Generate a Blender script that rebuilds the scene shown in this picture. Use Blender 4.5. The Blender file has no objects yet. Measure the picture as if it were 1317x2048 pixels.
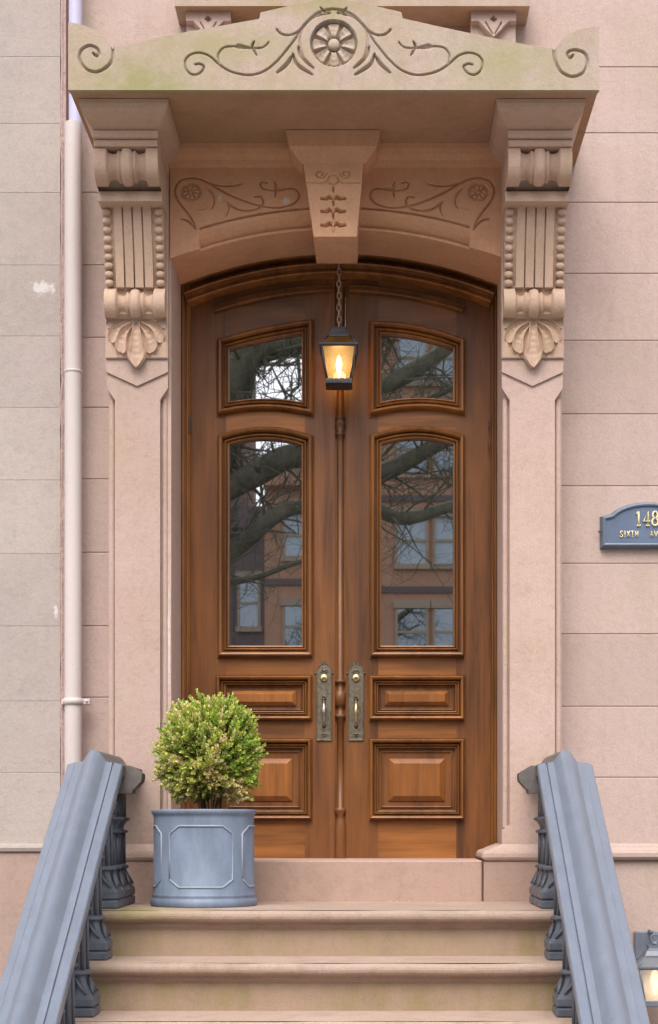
import bpy, math, random
import numpy as np
from mathutils import Vector, Matrix
PI = math.pi
R = math.radians
random.seed(7)
rng = np.random.default_rng(11)
S = bpy.context.scene
COL = S.collection

# ------------------------------------------------------------------ camera
F = 3220.0
EYE = 1.6
VX, VY = 745.0, 1650.0
cam = bpy.data.cameras.new('camera')
co = bpy.data.objects.new('camera', cam)
COL.objects.link(co)
S.camera = co
co.location = (0, 0, EYE)
co.rotation_euler = (PI / 2, 0, 0)
cam.sensor_fit = 'VERTICAL'
cam.sensor_height = 36
cam.lens = 36 * F / 2048
cam.shift_x = -(VX - 658.5) / 2048
cam.shift_y = (VY - 1024) / 2048
cam.clip_start = 0.05
cam.clip_end = 500
# ------------------------------------------------------------------ light
w = bpy.data.worlds.new('World')
S.world = w
w.use_nodes = True
nt = w.node_tree
nt.nodes.clear()
sky = nt.nodes.new('ShaderNodeTexSky')
sky.sky_type = 'NISHITA'
sky.sun_disc = False
sky.sun_elevation = R(54)
sky.sun_rotation = R(187)
sky.air_density = 1.0
sky.dust_density = 3.0
hs = nt.nodes.new('ShaderNodeHueSaturation')
hs.inputs['Saturation'].default_value = 0.30
bg = nt.nodes.new('ShaderNodeBackground')
bg.inputs['Strength'].default_value = 0.15
wo = nt.nodes.new('ShaderNodeOutputWorld')
nt.links.new(sky.outputs[0], hs.inputs['Color'])
nt.links.new(hs.outputs[0], bg.inputs[0])
nt.links.new(bg.outputs[0], wo.inputs[0])
sl = bpy.data.lights.new('sun', 'SUN')
sl.energy = 1.25
sl.angle = R(40)
sl.color = (1.0, 0.93, 0.84)
so = bpy.data.objects.new('sun', sl)
COL.objects.link(so)
so.location = (-4, -6, 12)
# direction the light travels: from up, behind the camera and a little to the left
so.rotation_euler = Vector((0.16, 0.85, -1.2)).to_track_quat('-Z', 'Y').to_euler()
S.view_settings.view_transform = 'Standard'
S.view_settings.look = 'None'
S.view_settings.exposure = 1.05
S.view_settings.gamma = 1
S.render.engine = 'CYCLES'
S.cycles.use_denoising = True
S.cycles.max_bounces = 8


# ------------------------------------------------------------------ helpers
def sc(d):
    return F / d


def PX(px, d):
    return (px - VX) * d / F


def PZ(py, d):
    return EYE + (VY - py) * d / F


def W(px, py, d):
    return (PX(px, d), PZ(py, d))


def root(name, label, cat, loc=(0, 0, 0), group=None, kind=None):
    o = bpy.data.objects.new(name, None)
    COL.objects.link(o)
    o.location = loc
    o.empty_display_size = 0.1
    o['label'] = label
    o['category'] = cat
    if group:
        o['group'] = group
    if kind:
        o['kind'] = kind
    return o


def tag(o, label=None, cat=None, group=None, kind=None):
    if label:
        o['label'] = label
    if cat:
        o['category'] = cat
    if group:
        o['group'] = group
    if kind:
        o['kind'] = kind
    return o


def parent(o, p):
    if p is not None:
        o.parent = p
        if p.type == 'EMPTY':
            o.matrix_parent_inverse = Matrix.Translation(-Vector(p.location))
        else:
            o.matrix_parent_inverse = Matrix.Translation(-Vector(p.location))


class MB:
    """collects verts and faces; build() links them as one mesh object"""

    def __init__(s):
        s.v = []
        s.f = []
        s.sm = []

    def add(s, v, f, smooth=False):
        n = len(s.v)
        s.v += [tuple(map(float, p)) for p in v]
        s.f += [tuple(int(i) + n for i in q) for q in f]
        s.sm += [smooth] * len(f)
        return s

    def box(s, a, b, bev=0.0):
        x0, y0, z0 = a
        x1, y1, z1 = b
        if bev <= 0:
            v = [(x0, y0, z0), (x1, y0, z0), (x1, y1, z0), (x0, y1, z0), (x0, y0, z1), (x1, y0, z1), (x1, y1, z1), (x0, y1, z1)]
            f = [(0, 3, 2, 1), (4, 5, 6, 7), (0, 1, 5, 4), (1, 2, 6, 5), (2, 3, 7, 6), (3, 0, 4, 7)]
            return s.add(v, f)
        e = bev
        v = []
        for z, r in ((z0, e), (z0 + e, 0), (z1 - e, 0), (z1, e)):
            # octagon ring: corners cut in plan
            v += [(x0 + e, y0 + r, z), (x1 - e, y0 + r, z), (x1 - r, y0 + e, z), (x1 - r, y1 - e, z), (x1 - e, y1 - r, z), (x0 + e, y1 - r, z), (x0 + r, y1 - e, z), (x0 + r, y0 + e, z)]
        f = []
        for k in range(3):
            for i in range(8):
                j = (i + 1) % 8
                f.append((k * 8 + i, k * 8 + j, (k + 1) * 8 + j, (k + 1) * 8 + i))
        f.append(tuple(range(7, -1, -1)))
        f.append(tuple(range(24, 32)))
        return s.add(v, f)

    def prism(s, poly, y0, y1):
        """poly in XZ, counter-clockwise seen from the camera (-Y side)"""
        n = len(poly)
        v = [(x, y0, z) for x, z in poly] + [(x, y1, z) for x, z in poly]
        f = [tuple(range(n)), tuple(range(2 * n - 1, n - 1, -1))]
        for i in range(n):
            j = (i + 1) % n
            f.append((i, n + i, n + j, j))
        return s.add(v, f)

    def prism_x(s, poly, x0, x1):
        """poly in YZ"""
        n = len(poly)
        v = [(x0, y, z) for y, z in poly] + [(x1, y, z) for y, z in poly]
        f = [tuple(range(n)), tuple(range(2 * n - 1, n - 1, -1))]
        for i in range(n):
            j = (i + 1) % n
            f.append((i, n + i, n + j, j))
        return s.add(v, f)

    def prism_z(s, poly, z0, z1):
        n = len(poly)
        v = [(x, y, z0) for x, y in poly] + [(x, y, z1) for x, y in poly]
        f = [tuple(range(n - 1, -1, -1)), tuple(range(n, 2 * n))]
        for i in range(n):
            j = (i + 1) % n
            f.append((i, j, n + j, n + i))
        return s.add(v, f)

    def lathe(s, prof, c, seg=24, a0=0, a1=2 * PI, smooth=True, rot=0, sq=(1, 1)):
        full = abs(a1 - a0 - 2 * PI) < 1e-6
        n = seg if full else seg + 1
        v = []
        for r, z in prof:
            for i in range(n):
                a = a0 + (a1 - a0) * i / seg + rot
                v.append((c[0] + r * math.cos(a) * sq[0], c[1] + r * math.sin(a) * sq[1], c[2] + z))
        f = []
        for k in range(len(prof) - 1):
            for i in range(seg):
                j = (i + 1) % n
                f.append((k * n + i, k * n + j, (k + 1) * n + j, (k + 1) * n + i))
        s.add(v, f, smooth)
        if full:
            s.add([v[i] for i in range(n)], [tuple(range(n - 1, -1, -1))])
            m = (len(prof) - 1) * n
            s.add([v[m + i] for i in range(n)], [tuple(range(n))])
        return s

    def tube(s, pts, rad, seg=8, smooth=True, flat=1.0):
        pts = [Vector(p) for p in pts]
        if not hasattr(rad, '__len__'):
            rad = [rad] * len(pts)
        v = []
        up = None
        for i, p in enumerate(pts):
            t = (pts[min(i + 1, len(pts) - 1)] - pts[max(i - 1, 0)]).normalized()
            if up is None:
                up = Vector((0, 1, 0)) if abs(t.y) < 0.9 else Vector((1, 0, 0))
            a = t.cross(up)
            if a.length < 1e-5:
                a = t.cross(Vector((1, 0, 0.1)))
            a.normalize()
            b = a.cross(t).normalized()
            up = b
            for k in range(seg):
                q = 2 * PI * k / seg
                v.append(p + a * math.cos(q) * rad[i] + b * math.sin(q) * rad[i] * flat)
        f = []
        for i in range(len(pts) - 1):
            for k in range(seg):
                j = (k + 1) % seg
                f.append((i * seg + k, i * seg + j, (i + 1) * seg + j, (i + 1) * seg + k))
        f.append(tuple(range(seg - 1, -1, -1)))
        m = (len(pts) - 1) * seg
        f.append(tuple(m + k for k in range(seg)))
        return s.add(v, f, smooth)

    def sweep(s, path, prof, closed=True, smooth=False):
        """path in XZ (clockwise or not: offset is along the left-hand normal), prof = [(offset, y)]"""
        n = len(path)
        P = [Vector(p) for p in path]
        v = []
        for i in range(n):
            if closed:
                a, b = P[i - 1], P[(i + 1) % n]
            else:
                a, b = P[max(i - 1, 0)], P[min(i + 1, n - 1)]
            t0 = (P[i] - a)
            t1 = (b - P[i])
            if t0.length < 1e-9:
                t0 = t1
            if t1.length < 1e-9:
                t1 = t0
            t0.normalize()
            t1.normalize()
            n0 = Vector((t0.y, -t0.x))
            n1 = Vector((t1.y, -t1.x))
            m = (n0 + n1)
            m = m / max(0.3, (1 + n0.dot(n1)))
            for off, y in prof:
                q = P[i] + m * off
                v.append((q.x, y, q.y))
        k = len(prof)
        f = []
        for i in range(n if closed else n - 1):
            j = (i + 1) % n
            for c in range(k - 1):
                f.append((i * k + c, i * k + c + 1, j * k + c + 1, j * k + c))
        s.add(v, f, smooth)
        if not closed:
            s.add(v[:k], [tuple(range(k))])
            s.add(v[-k:], [tuple(range(k - 1, -1, -1))])
        return s

    def grid(s, A, smooth=True, flip=False):
        """A: numpy array (n, m, 3)"""
        n, m = A.shape[:2]
        v = A.reshape(-1, 3).tolist()
        f = []
        for i in range(n - 1):
            for j in range(m - 1):
                q = (i * m + j, i * m + j + 1, (i + 1) * m + j + 1, (i + 1) * m + j)
                f.append(q[::-1] if flip else q)
        return s.add(v, f, smooth)

    def mesh(s, name, mat=None):
        me = bpy.data.meshes.new(name)
        me.from_pydata(s.v, [], s.f)
        me.polygons.foreach_set('use_smooth', s.sm)
        if mat:
            me.materials.append(mat)
        me.update()
        return me

    def build(s, name, mat, par=None, loc=None):
        o = bpy.data.objects.new(name, s.mesh(name, mat))
        COL.objects.link(o)
        parent(o, par)
        if loc is not None:
            o.location = loc
        return o


def relief(xs, zb, zt, nz, y0, y1, fn):
    """slab whose front is a height field: xs columns, zb/zt functions of x, fn(X, Z) -> depth behind y0"""
    nx = len(xs)
    zb_ = np.array([zb(x) for x in xs])
    zt_ = np.array([zt(x) for x in xs])
    t = np.linspace(0, 1, nz)
    X = np.repeat(xs[:, None], nz, 1)
    Z = zb_[:, None] + (zt_ - zb_)[:, None] * t[None, :]
    D = fn(X, Z)
    m = MB()
    A = np.stack([X, y0 + D, Z], -1)
    m.grid(A, True, flip=True)
    # the four edges and the back
    for sl_, fl in ((A[:, 0], False), (A[:, -1], True)):
        B = np.stack([sl_, np.stack([sl_[:, 0], np.full(nx, y1), sl_[:, 2]], -1)], 1)
        m.grid(B, False, flip=fl)
    for sl_, fl in ((A[0], True), (A[-1], False)):
        B = np.stack([sl_, np.stack([sl_[:, 0], np.full(nz, y1), sl_[:, 2]], -1)], 1)
        m.grid(B, False, flip=fl)
    B = np.stack([A[:, 0], A[:, -1]], 1).copy()
    B[:, :, 1] = y1
    m.grid(B, False)
    return m


def smooth_curve(pts, sub=6):
    P = [Vector((p[0], p[1])) for p in pts]
    out = []
    n = len(P)
    for i in range(n - 1):
        p0, p1, p2, p3 = P[max(i - 1, 0)], P[i], P[i + 1], P[min(i + 2, n - 1)]
        for k in range(sub):
            t = k / sub
            q = 0.5 * ((2 * p1) + (p2 - p0) * t + (2 * p0 - 5 * p1 + 4 * p2 - p3) * t * t + (3 * p1 - p0 - 3 * p2 + p3) * t ** 3)
            out.append((q.x, q.y))
    out.append((P[-1].x, P[-1].y))
    return out


def groove_depth(X, Z, curves):
    """curves: list of (points world XZ, half width, depth, taper)"""
    D = np.zeros(X.shape)
    for pts, hw, dep, taper in curves:
        P = np.array(pts)
        lo = P.min(0) - hw * 1.5
        hi = P.max(0) + hw * 1.5
        mask = (X > lo[0]) & (X < hi[0]) & (Z > lo[1]) & (Z < hi[1])
        if not mask.any():
            continue
        x = X[mask]
        z = Z[mask]
        best = np.full(x.shape, 1e9)
        n = len(P) - 1
        for i in range(n):
            a, b = P[i], P[i + 1]
            d = b - a
            L = max(d @ d, 1e-12)
            t = np.clip(((x - a[0]) * d[0] + (z - a[1]) * d[1]) / L, 0, 1)
            q = np.hypot(x - a[0] - t * d[0], z - a[1] - t * d[1])
            ww = 1.0
            if taper:
                u = (i + 0.5) / n
                ww = max(0.35, math.sin(PI * (0.12 + 0.76 * u))) if taper == 1 else max(0.3, 1 - u if taper == 2 else u)
            best = np.minimum(best, q / ww)
        g = np.clip(1 - (best / hw) ** 2, 0, 1) * dep
        D[mask] = np.maximum(D[mask], g)
    return D


# ------------------------------------------------------------------ materials
def newmat(name):
    m = bpy.data.materials.new(name)
    m.use_nodes = True
    t = m.node_tree
    b = t.nodes['Principled BSDF']
    return m, t, b


def N(t, typ, **kw):
    n = t.nodes.new(typ)
    for k, v in kw.items():
        if k in n.inputs:
            n.inputs[k].default_value = v
        else:
            setattr(n, k, v)
    return n


def noise(t, vec, scale, detail=5, rough=0.55, dist=0.0):
    n = N(t, 'ShaderNodeTexNoise', Scale=scale, Detail=detail, Roughness=rough, Distortion=dist)
    t.links.new(vec, n.inputs['Vector'])
    return n.outputs['Fac']


def ramp(t, fac, a, b, ca=(0, 0, 0, 1), cb=(1, 1, 1, 1)):
    r = t.nodes.new('ShaderNodeValToRGB')
    r.color_ramp.elements[0].position = a
    r.color_ramp.elements[1].position = b
    r.color_ramp.elements[0].color = ca
    r.color_ramp.elements[1].color = cb
    t.links.new(fac, r.inputs[0])
    return r.outputs[0]


def mix(t, fac, a, b, mode='MIX'):
    m = t.nodes.new('ShaderNodeMix')
    m.data_type = 'RGBA'
    m.blend_type = mode
    for sock, val in ((m.inputs[0], fac), (m.inputs[6], a), (m.inputs[7], b)):
        if isinstance(val, (int, float)):
            sock.default_value = val
        elif isinstance(val, tuple):
            sock.default_value = val if len(val) == 4 else (*val, 1)
        else:
            t.links.new(val, sock)
    return m.outputs[2]


def math_(t, op, a, b=None, clamp=False):
    m = t.nodes.new('ShaderNodeMath')
    m.operation = op
    m.use_clamp = clamp
    for i, val in enumerate((a, b)):
        if val is None:
            continue
        if isinstance(val, (int, float)):
            m.inputs[i].default_value = val
        else:
            t.links.new(val, m.inputs[i])
    return m.outputs[0]


def coords(t, scale=(1, 1, 1)):
    c = t.nodes.new('ShaderNodeNewGeometry')
    mp = t.nodes.new('ShaderNodeMapping')
    mp.inputs['Scale'].default_value = scale
    t.links.new(c.outputs['Position'], mp.inputs['Vector'])
    return mp.outputs[0]


def blob(t, pos, c, r):
    """soft ellipsoid mask at c with radii r"""
    mp = t.nodes.new('ShaderNodeMapping')
    mp.vector_type = 'POINT'
    mp.inputs['Location'].default_value = (-c[0] / r[0], -c[1] / r[1], -c[2] / r[2])
    mp.inputs['Scale'].default_value = (1 / r[0], 1 / r[1], 1 / r[2])
    t.links.new(pos, mp.inputs['Vector'])
    v = t.nodes.new('ShaderNodeVectorMath')
    v.operation = 'LENGTH'
    t.links.new(mp.outputs[0], v.inputs[0])
    return math_(t, 'SUBTRACT', 1.0, v.outputs['Value'], True)


def bump(t, b, h, dist, strength=1.0, prev=None):
    n = t.nodes.new('ShaderNodeBump')
    n.inputs['Distance'].default_value = dist
    n.inputs['Strength'].default_value = strength
    t.links.new(h, n.inputs['Height'])
    if prev is not None:
        t.links.new(prev, n.inputs['Normal'])
    t.links.new(n.outputs[0], b.inputs['Normal'])
    return n.outputs[0]


def stone(name, base, alt, moss=0.0, mosscol=(0.22, 0.20, 0.09), streak=0.25, splash=(), rough=0.9, grime=0.3, low=None, grain=0.12):
    m, t, b = newmat(name)
    p = coords(t)
    big = noise(t, p, 1.7, 6, 0.62)
    c = mix(t, ramp(t, big, 0.33, 0.68), base, alt)
    ps = coords(t, (9, 9, 0.9))
    st = noise(t, ps, 1.6, 5, 0.6)
    c = mix(t, math_(t, 'MULTIPLY', ramp(t, st, 0.48, 0.75), streak), c, tuple(x * 0.72 for x in base))
    gr = noise(t, p, 7.0, 9, 0.75)
    md = noise(t, p, 38.0, 6, 0.7)
    c = mix(t, math_(t, 'MULTIPLY', ramp(t, md, 0.52, 0.70), 0.30), c, tuple(x * 0.80 for x in base))
    c = mix(t, math_(t, 'MULTIPLY', ramp(t, md, 0.46, 0.30), 0.25), c, tuple(min(1, x * 1.15) for x in base))
    c = mix(t, math_(t, 'MULTIPLY', ramp(t, gr, 0.5, 0.72), grime), c, tuple(x * 0.66 for x in alt))
    fine = noise(t, p, 260.0, 3, 0.7)
    sp = ramp(t, fine, 0.25, 0.75, (1 - grain * 2, 1 - grain * 2, 1 - grain * 2, 1), (1 + grain, 1 + grain, 1 + grain, 1))
    c = mix(t, 1.0, c, sp, 'MULTIPLY')
    oi = t.nodes.new('ShaderNodeObjectInfo')
    rv = math_(t, 'ADD', math_(t, 'MULTIPLY', oi.outputs['Random'], 0.13), 0.935)
    cc = t.nodes.new('ShaderNodeCombineColor')
    for i in range(3):
        t.links.new(rv, cc.inputs[i])
    c = mix(t, 1.0, c, cc.outputs[0], 'MULTIPLY')
    if moss > 0:
        mo = noise(t, p, 2.6, 7, 0.65)
        mo2 = noise(t, coords(t, (6, 6, 1.0)), 2.2, 5, 0.6)
        mk = math_(t, 'MULTIPLY', ramp(t, mo, 0.40, 0.66), ramp(t, mo2, 0.30, 0.62))
        c = mix(t, math_(t, 'MULTIPLY', mk, moss), c, mosscol)
    if low:
        for (cx, cy, cz, rx, ry, rz, col, amt) in low:
            bl = blob(t, p, (cx, cy, cz), (rx, ry, rz))
            mk = math_(t, 'MULTIPLY', math_(t, 'MULTIPLY', bl, ramp(t, gr, 0.28, 0.6)), amt, True)
            c = mix(t, mk, c, col)
    for (cx, cy, cz, rx, ry, rz, sc_, th) in splash:
        bl = blob(t, p, (cx, cy, cz), (rx, ry, rz))
        nz = noise(t, p, sc_, 8, 0.75)
        v = math_(t, 'ADD', math_(t, 'MULTIPLY', bl, 0.6), nz)
        c = mix(t, math_(t, 'MULTIPLY', ramp(t, v, th, th + 0.22), .8), c, (0.62, 0.58, 0.56))
    t.links.new(c, b.inputs['Base Color'])
    b.inputs['Roughness'].default_value = rough
    b.inputs['Specular IOR Level'].default_value = 0.25
    h1 = noise(t, p, 30.0, 8, 0.7)
    n1 = bump(t, b, h1, 0.004, 0.8)
    bump(t, b, fine, 0.0012, 0.5, n1)
    return m


def wood(name, axis='z', base=(0.26, 0.105, 0.036), dark=(0.105, 0.038, 0.014), gloss=0.30):
    m, t, b = newmat(name)
    s1 = {'z': (22, 22, 1.3), 'x': (1.3, 22, 22)}[axis]
    s2 = {'z': (150, 150, 5), 'x': (5, 150, 150)}[axis]
    oi = t.nodes.new('ShaderNodeObjectInfo')
    p1 = coords(t, s1)
    off = t.nodes.new('ShaderNodeVectorMath')
    off.operation = 'ADD'
    cx = t.nodes.new('ShaderNodeCombineXYZ')
    r = math_(t, 'MULTIPLY', oi.outputs['Random'], 37.0)
    for i in range(3):
        t.links.new(r, cx.inputs[i])
    t.links.new(p1, off.inputs[0])
    t.links.new(cx.outputs[0], off.inputs[1])
    g = noise(t, off.outputs[0], 1.0, 6, 0.6, 0.6)
    f = noise(t, coords(t, s2), 1.0, 4, 0.6)
    bs_ = (1, 1, .28) if axis == 'z' else (.28, 1, 1)
    blotch = noise(t, coords(t, bs_), 5.5, 3, 0.5)
    c = mix(t, ramp(t, g, 0.28, 0.72), dark, base)
    c = mix(t, math_(t, 'MULTIPLY', ramp(t, blotch, 0.42, 0.72), 0.50), c, tuple(x * y for x, y in zip(base, (1.6, 1.6, 1.35))))
    b2 = noise(t, coords(t, bs_), 3.1, 4, 0.5)
    c = mix(t, math_(t, 'MULTIPLY', ramp(t, b2, 0.50, 0.78), 0.42), c, tuple(x * 1.1 for x in dark))
    c = mix(t, math_(t, 'MULTIPLY', ramp(t, f, 0.5, 0.8), 0.45), c, tuple(x * 0.7 for x in dark))
    rv = math_(t, 'ADD', math_(t, 'MULTIPLY', oi.outputs['Random'], 0.35), 0.82)
    cc = t.nodes.new('ShaderNodeCombineColor')
    for i in range(3):
        t.links.new(rv, cc.inputs[i])
    c = mix(t, 1.0, c, cc.outputs[0], 'MULTIPLY')
    t.links.new(c, b.inputs['Base Color'])
    b.inputs['Roughness'].default_value = 0.45
    b.inputs['Coat Weight'].default_value = 0.20
    b.inputs['Specular IOR Level'].default_value = 0.32
    b.inputs['Coat Roughness'].default_value = gloss
    bump(t, b, f, 0.0006, 0.6)
    return m


def paint(name, col, rough=0.5, var=0.15, streak=(1, 1, 1), scale=5, metal=0.0, bmp=0.001, spec=0.5):
    m, t, b = newmat(name)
    p = coords(t, streak)
    n = noise(t, p, scale, 7, 0.65)
    c = mix(t, ramp(t, n, 0.3, 0.7), tuple(x * (1 - var) for x in col), tuple(min(1, x * (1 + var)) for x in col))
    sp = noise(t, coords(t), 60, 4, 0.7)
    c = mix(t, math_(t, 'MULTIPLY', ramp(t, sp, 0.62, 0.70), 0.6), c, tuple(x * 0.6 for x in col))
    t.links.new(c, b.inputs['Base Color'])
    rr = ramp(t, n, 0.3, 0.7, (rough * 0.85,) * 3 + (1,), (min(1, rough * 1.2),) * 3 + (1,))
    t.links.new(rr, b.inputs['Roughness'])
    b.inputs['Metallic'].default_value = metal
    b.inputs['Specular IOR Level'].default_value = spec
    bump(t, b, sp, bmp, 0.6)
    return m


M = {}
BROWN = (0.46, 0.285, 0.235)
BROWN2 = (0.385, 0.245, 0.20)
M['wall'] = stone('brownstone_wall', (0.50, 0.375, 0.345), (0.46, 0.35, 0.305), moss=0.35, mosscol=(0.38, 0.32, 0.22), streak=0.35, grime=0.22)
M['walldark'] = stone('brownstone_joint', (0.36, 0.25, 0.215), (0.33, 0.23, 0.19))
M['portal'] = stone('brownstone_portal', (0.52, 0.38, 0.335), (0.455, 0.315, 0.26), moss=0.3, mosscol=(0.42, 0.34, 0.23), streak=0.2, grime=0.25,
                    splash=((-0.886, 7.03, 2.42, 0.010, 0.3, 0.40, 26, 0.70),))
M['bracket'] = stone('brownstone_bracket', (0.57, 0.395, 0.31), (0.52, 0.36, 0.265), moss=0.5, mosscol=(0.46, 0.345, 0.21), streak=0.2)
M['lintel'] = stone('brownstone_lintel', (0.72, 0.40, 0.255), (0.64, 0.36, 0.21), moss=0.3, mosscol=(0.42, 0.29, 0.14),
                    splash=((PX(572, 7), 7.0, PZ(400, 7), 0.05, 0.1, 0.06, 22, 0.86), (PX(440, 7), 7.0, PZ(395, 7), 0.03, 0.1, 0.05, 28, 0.94),
                            (PX(552, 7), 7.0, PZ(450, 7), 0.03, 0.1, 0.05, 28, 0.94), (PX(660, 7), 6.9, PZ(300, 7), 0.07, 0.1, 0.05, 28, 0.97)))
M['canopy'] = stone('brownstone_canopy', (0.47, 0.275, 0.19), (0.38, 0.235, 0.14), moss=0.6, mosscol=(0.32, 0.22, 0.10), grime=0.5)
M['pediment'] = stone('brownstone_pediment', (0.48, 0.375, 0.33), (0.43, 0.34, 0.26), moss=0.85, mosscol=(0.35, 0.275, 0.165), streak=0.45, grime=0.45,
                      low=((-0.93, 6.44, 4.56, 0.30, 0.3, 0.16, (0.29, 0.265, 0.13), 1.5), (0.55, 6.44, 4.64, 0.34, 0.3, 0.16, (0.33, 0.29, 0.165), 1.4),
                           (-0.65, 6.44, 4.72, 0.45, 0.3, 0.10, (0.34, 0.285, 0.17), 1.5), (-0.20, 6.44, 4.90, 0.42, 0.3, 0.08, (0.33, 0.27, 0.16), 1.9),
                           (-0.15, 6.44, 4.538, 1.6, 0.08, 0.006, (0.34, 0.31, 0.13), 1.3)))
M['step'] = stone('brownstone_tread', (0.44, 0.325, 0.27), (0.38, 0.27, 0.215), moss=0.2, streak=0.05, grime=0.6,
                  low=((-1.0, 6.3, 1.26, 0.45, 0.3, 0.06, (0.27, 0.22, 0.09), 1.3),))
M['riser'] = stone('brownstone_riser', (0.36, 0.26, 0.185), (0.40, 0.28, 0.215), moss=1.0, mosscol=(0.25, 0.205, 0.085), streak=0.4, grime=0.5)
M['plinth'] = stone('brownstone_plinth', (0.44, 0.30, 0.25), (0.40, 0.27, 0.22), moss=0.15, streak=0.2, grime=0.4)
M['neighbour'] = stone('neighbour_stucco', (0.425, 0.36, 0.335), (0.37, 0.315, 0.285), moss=0.3, mosscol=(0.41, 0.36, 0.30), streak=0.2, grime=0.3, grain=0.12,
                       splash=((PX(85, 7.12), 7.12, PZ(575, 7.12), 0.13, 0.2, 0.07, 40, 0.82), (PX(112, 7.12), 7.12, PZ(1222, 7.12), 0.016, 0.1, 0.06, 60, 0.72)))
M['redstrip'] = stone('scraped_red_stone', (0.48, 0.345, 0.315), (0.40, 0.275, 0.245), streak=0.4, grime=0.6)
M['neighred'] = stone('neighbour_red_base', (0.42, 0.31, 0.27), (0.38, 0.265, 0.225), streak=0.4, grime=0.4)
M['wood_v'] = wood('walnut_vertical_grain', 'z', (0.185, 0.068, 0.0195), (0.055, 0.020, 0.0075), 0.38)
M['wood_h'] = wood('walnut_horizontal_grain', 'x', (0.27, 0.102, 0.026), (0.075, 0.027, 0.009), 0.36)
M['wood_m'] = wood('walnut_moulding', 'z', (0.285, 0.115, 0.032), (0.11, 0.040, 0.012), 0.24)  # brighter gold than the stiles: light on the moulding edges put into the colour
M['wood_p'] = wood('walnut_panel', 'z', (0.29, 0.105, 0.025), (0.13, 0.045, 0.013), 0.22)
M['rail'] = paint('grey_rail_paint', (0.155, 0.180, 0.232), 0.34, 0.09, (5, 2, 2), 5, 0.0, 0.0012, 0.6)  # lighter than the baluster iron: sky sheen put into the colour
M['iron'] = paint('dark_iron_paint', (0.095, 0.105, 0.13), 0.42, 0.25, (1, 1, 1), 14, 0.0, 0.002)
M['capiron'] = paint('weathered_brown_iron', (0.12, 0.105, 0.10), 0.6, 0.3, (1, 1, 1), 20)
M['lead'] = paint('lead_grey_planter', (0.15, 0.19, 0.265), 0.55, 0.30, (2.5, 2.5, 1), 3.5, 0.0, 0.0006)
M['leadedge'] = paint('lead_grey_worn_edge', (0.25, 0.29, 0.36), 0.5, 0.15)
M['pipe'] = paint('pink_white_pipe_paint', (0.54, 0.465, 0.455), 0.5, 0.06, (1, 1, 0.2), 3)
M['pipeup'] = paint('pale_violet_upper_pipe', (0.46, 0.44, 0.60), 0.4, 0.08, (1, 1, 0.2), 3)  # upper length is bluer than the lower pipe
M['bronze'] = paint('aged_bronze', (0.20, 0.17, 0.125), 0.42, 0.35, (1, 1, 1), 60, 0.75, 0.0012)
M['brass'] = paint('worn_brass', (0.62, 0.50, 0.26), 0.28, 0.15, (1, 1, 1), 40, 0.9, 0.0004)
M['nickel'] = paint('worn_nickel', (0.45, 0.42, 0.38), 0.25, 0.2, (1, 1, 1), 40, 0.9, 0.0004)
M['black'] = paint('dark_lantern_metal', (0.055, 0.055, 0.06), 0.45, 0.3, (1, 1, 1), 20, 0.3)
M['chain'] = paint('rusty_chain', (0.46, 0.32, 0.26), 0.5, 0.3, (1, 1, 1), 80, 0.2)
M['strip'] = paint('threshold_metal', (0.10, 0.11, 0.13), 0.4, 0.2, (1, 1, 1), 10, 0.5)
M['plaque'] = paint('slate_blue_plaque', (0.10, 0.135, 0.21), 0.42, 0.12, (1, 1, 1), 8)
M['plaqueedge'] = paint('slate_blue_edge', (0.11, 0.14, 0.20), 0.35, 0.12)
M['gold'] = paint('cream_gold_letters', (0.78, 0.66, 0.38), 0.4, 0.05)
M['soil'] = paint('potting_soil', (0.035, 0.024, 0.016), 0.95, 0.4, (1, 1, 1), 30, 0, 0.01)
M['stem'] = paint('boxwood_stem', (0.16, 0.115, 0.075), 0.8, 0.3, (1, 1, 1), 40)
M['bark'] = paint('tree_bark', (0.19, 0.185, 0.125), 0.9, 0.45, (1, 1, 1), 6, 0, 0.02)
M['pave'] = stone('pavement_concrete', (0.25, 0.24, 0.22), (0.2, 0.19, 0.18))
M['asph'] = stone('asphalt', (0.055, 0.055, 0.055), (0.045, 0.045, 0.047))
M['facA'] = stone('dark_brick_front', (0.26, 0.20, 0.19), (0.22, 0.17, 0.16))
M['facB'] = stone('brown_brick_front', (0.74, 0.43, 0.28), (0.64, 0.36, 0.22))
M['facC'] = stone('tan_stone_front', (0.6, 0.47, 0.34), (0.54, 0.42, 0.3))
M['white'] = paint('white_window_paint', (0.7, 0.7, 0.68), 0.5, 0.05)
M['cream'] = paint('fallen_petals', (0.6, 0.5, 0.2), 0.8, 0.2)


def glass_mat(name, f0=0.22, tint=(0.85, 0.9, 1.0), wav=0.0):
    m, t, b = newmat(name)
    t.nodes.remove(b)
    d = N(t, 'ShaderNodeBsdfPrincipled')
    d.inputs['Base Color'].default_value = (0.006, 0.007, 0.009, 1)
    d.inputs['Roughness'].default_value = 0.02
    g = t.nodes.new('ShaderNodeBsdfGlossy')
    g.inputs['Color'].default_value = (*tint, 1)
    g.inputs['Roughness'].default_value = 0.012
    mx = t.nodes.new('ShaderNodeMixShader')
    mx.inputs[0].default_value = f0
    t.links.new(d.outputs[0], mx.inputs[1])
    t.links.new(g.outputs[0], mx.inputs[2])
    t.links.new(mx.outputs[0], t.nodes['Material Output'].inputs[0])
    if wav:
        n = noise(t, coords(t, (1, 1, 0.6)), 3.0, 2, 0.5)
        bn = t.nodes.new('ShaderNodeBump')
        bn.inputs['Distance'].default_value = wav
        t.links.new(n, bn.inputs['Height'])
        t.links.new(bn.outputs[0], g.inputs['Normal'])
    return m


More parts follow.
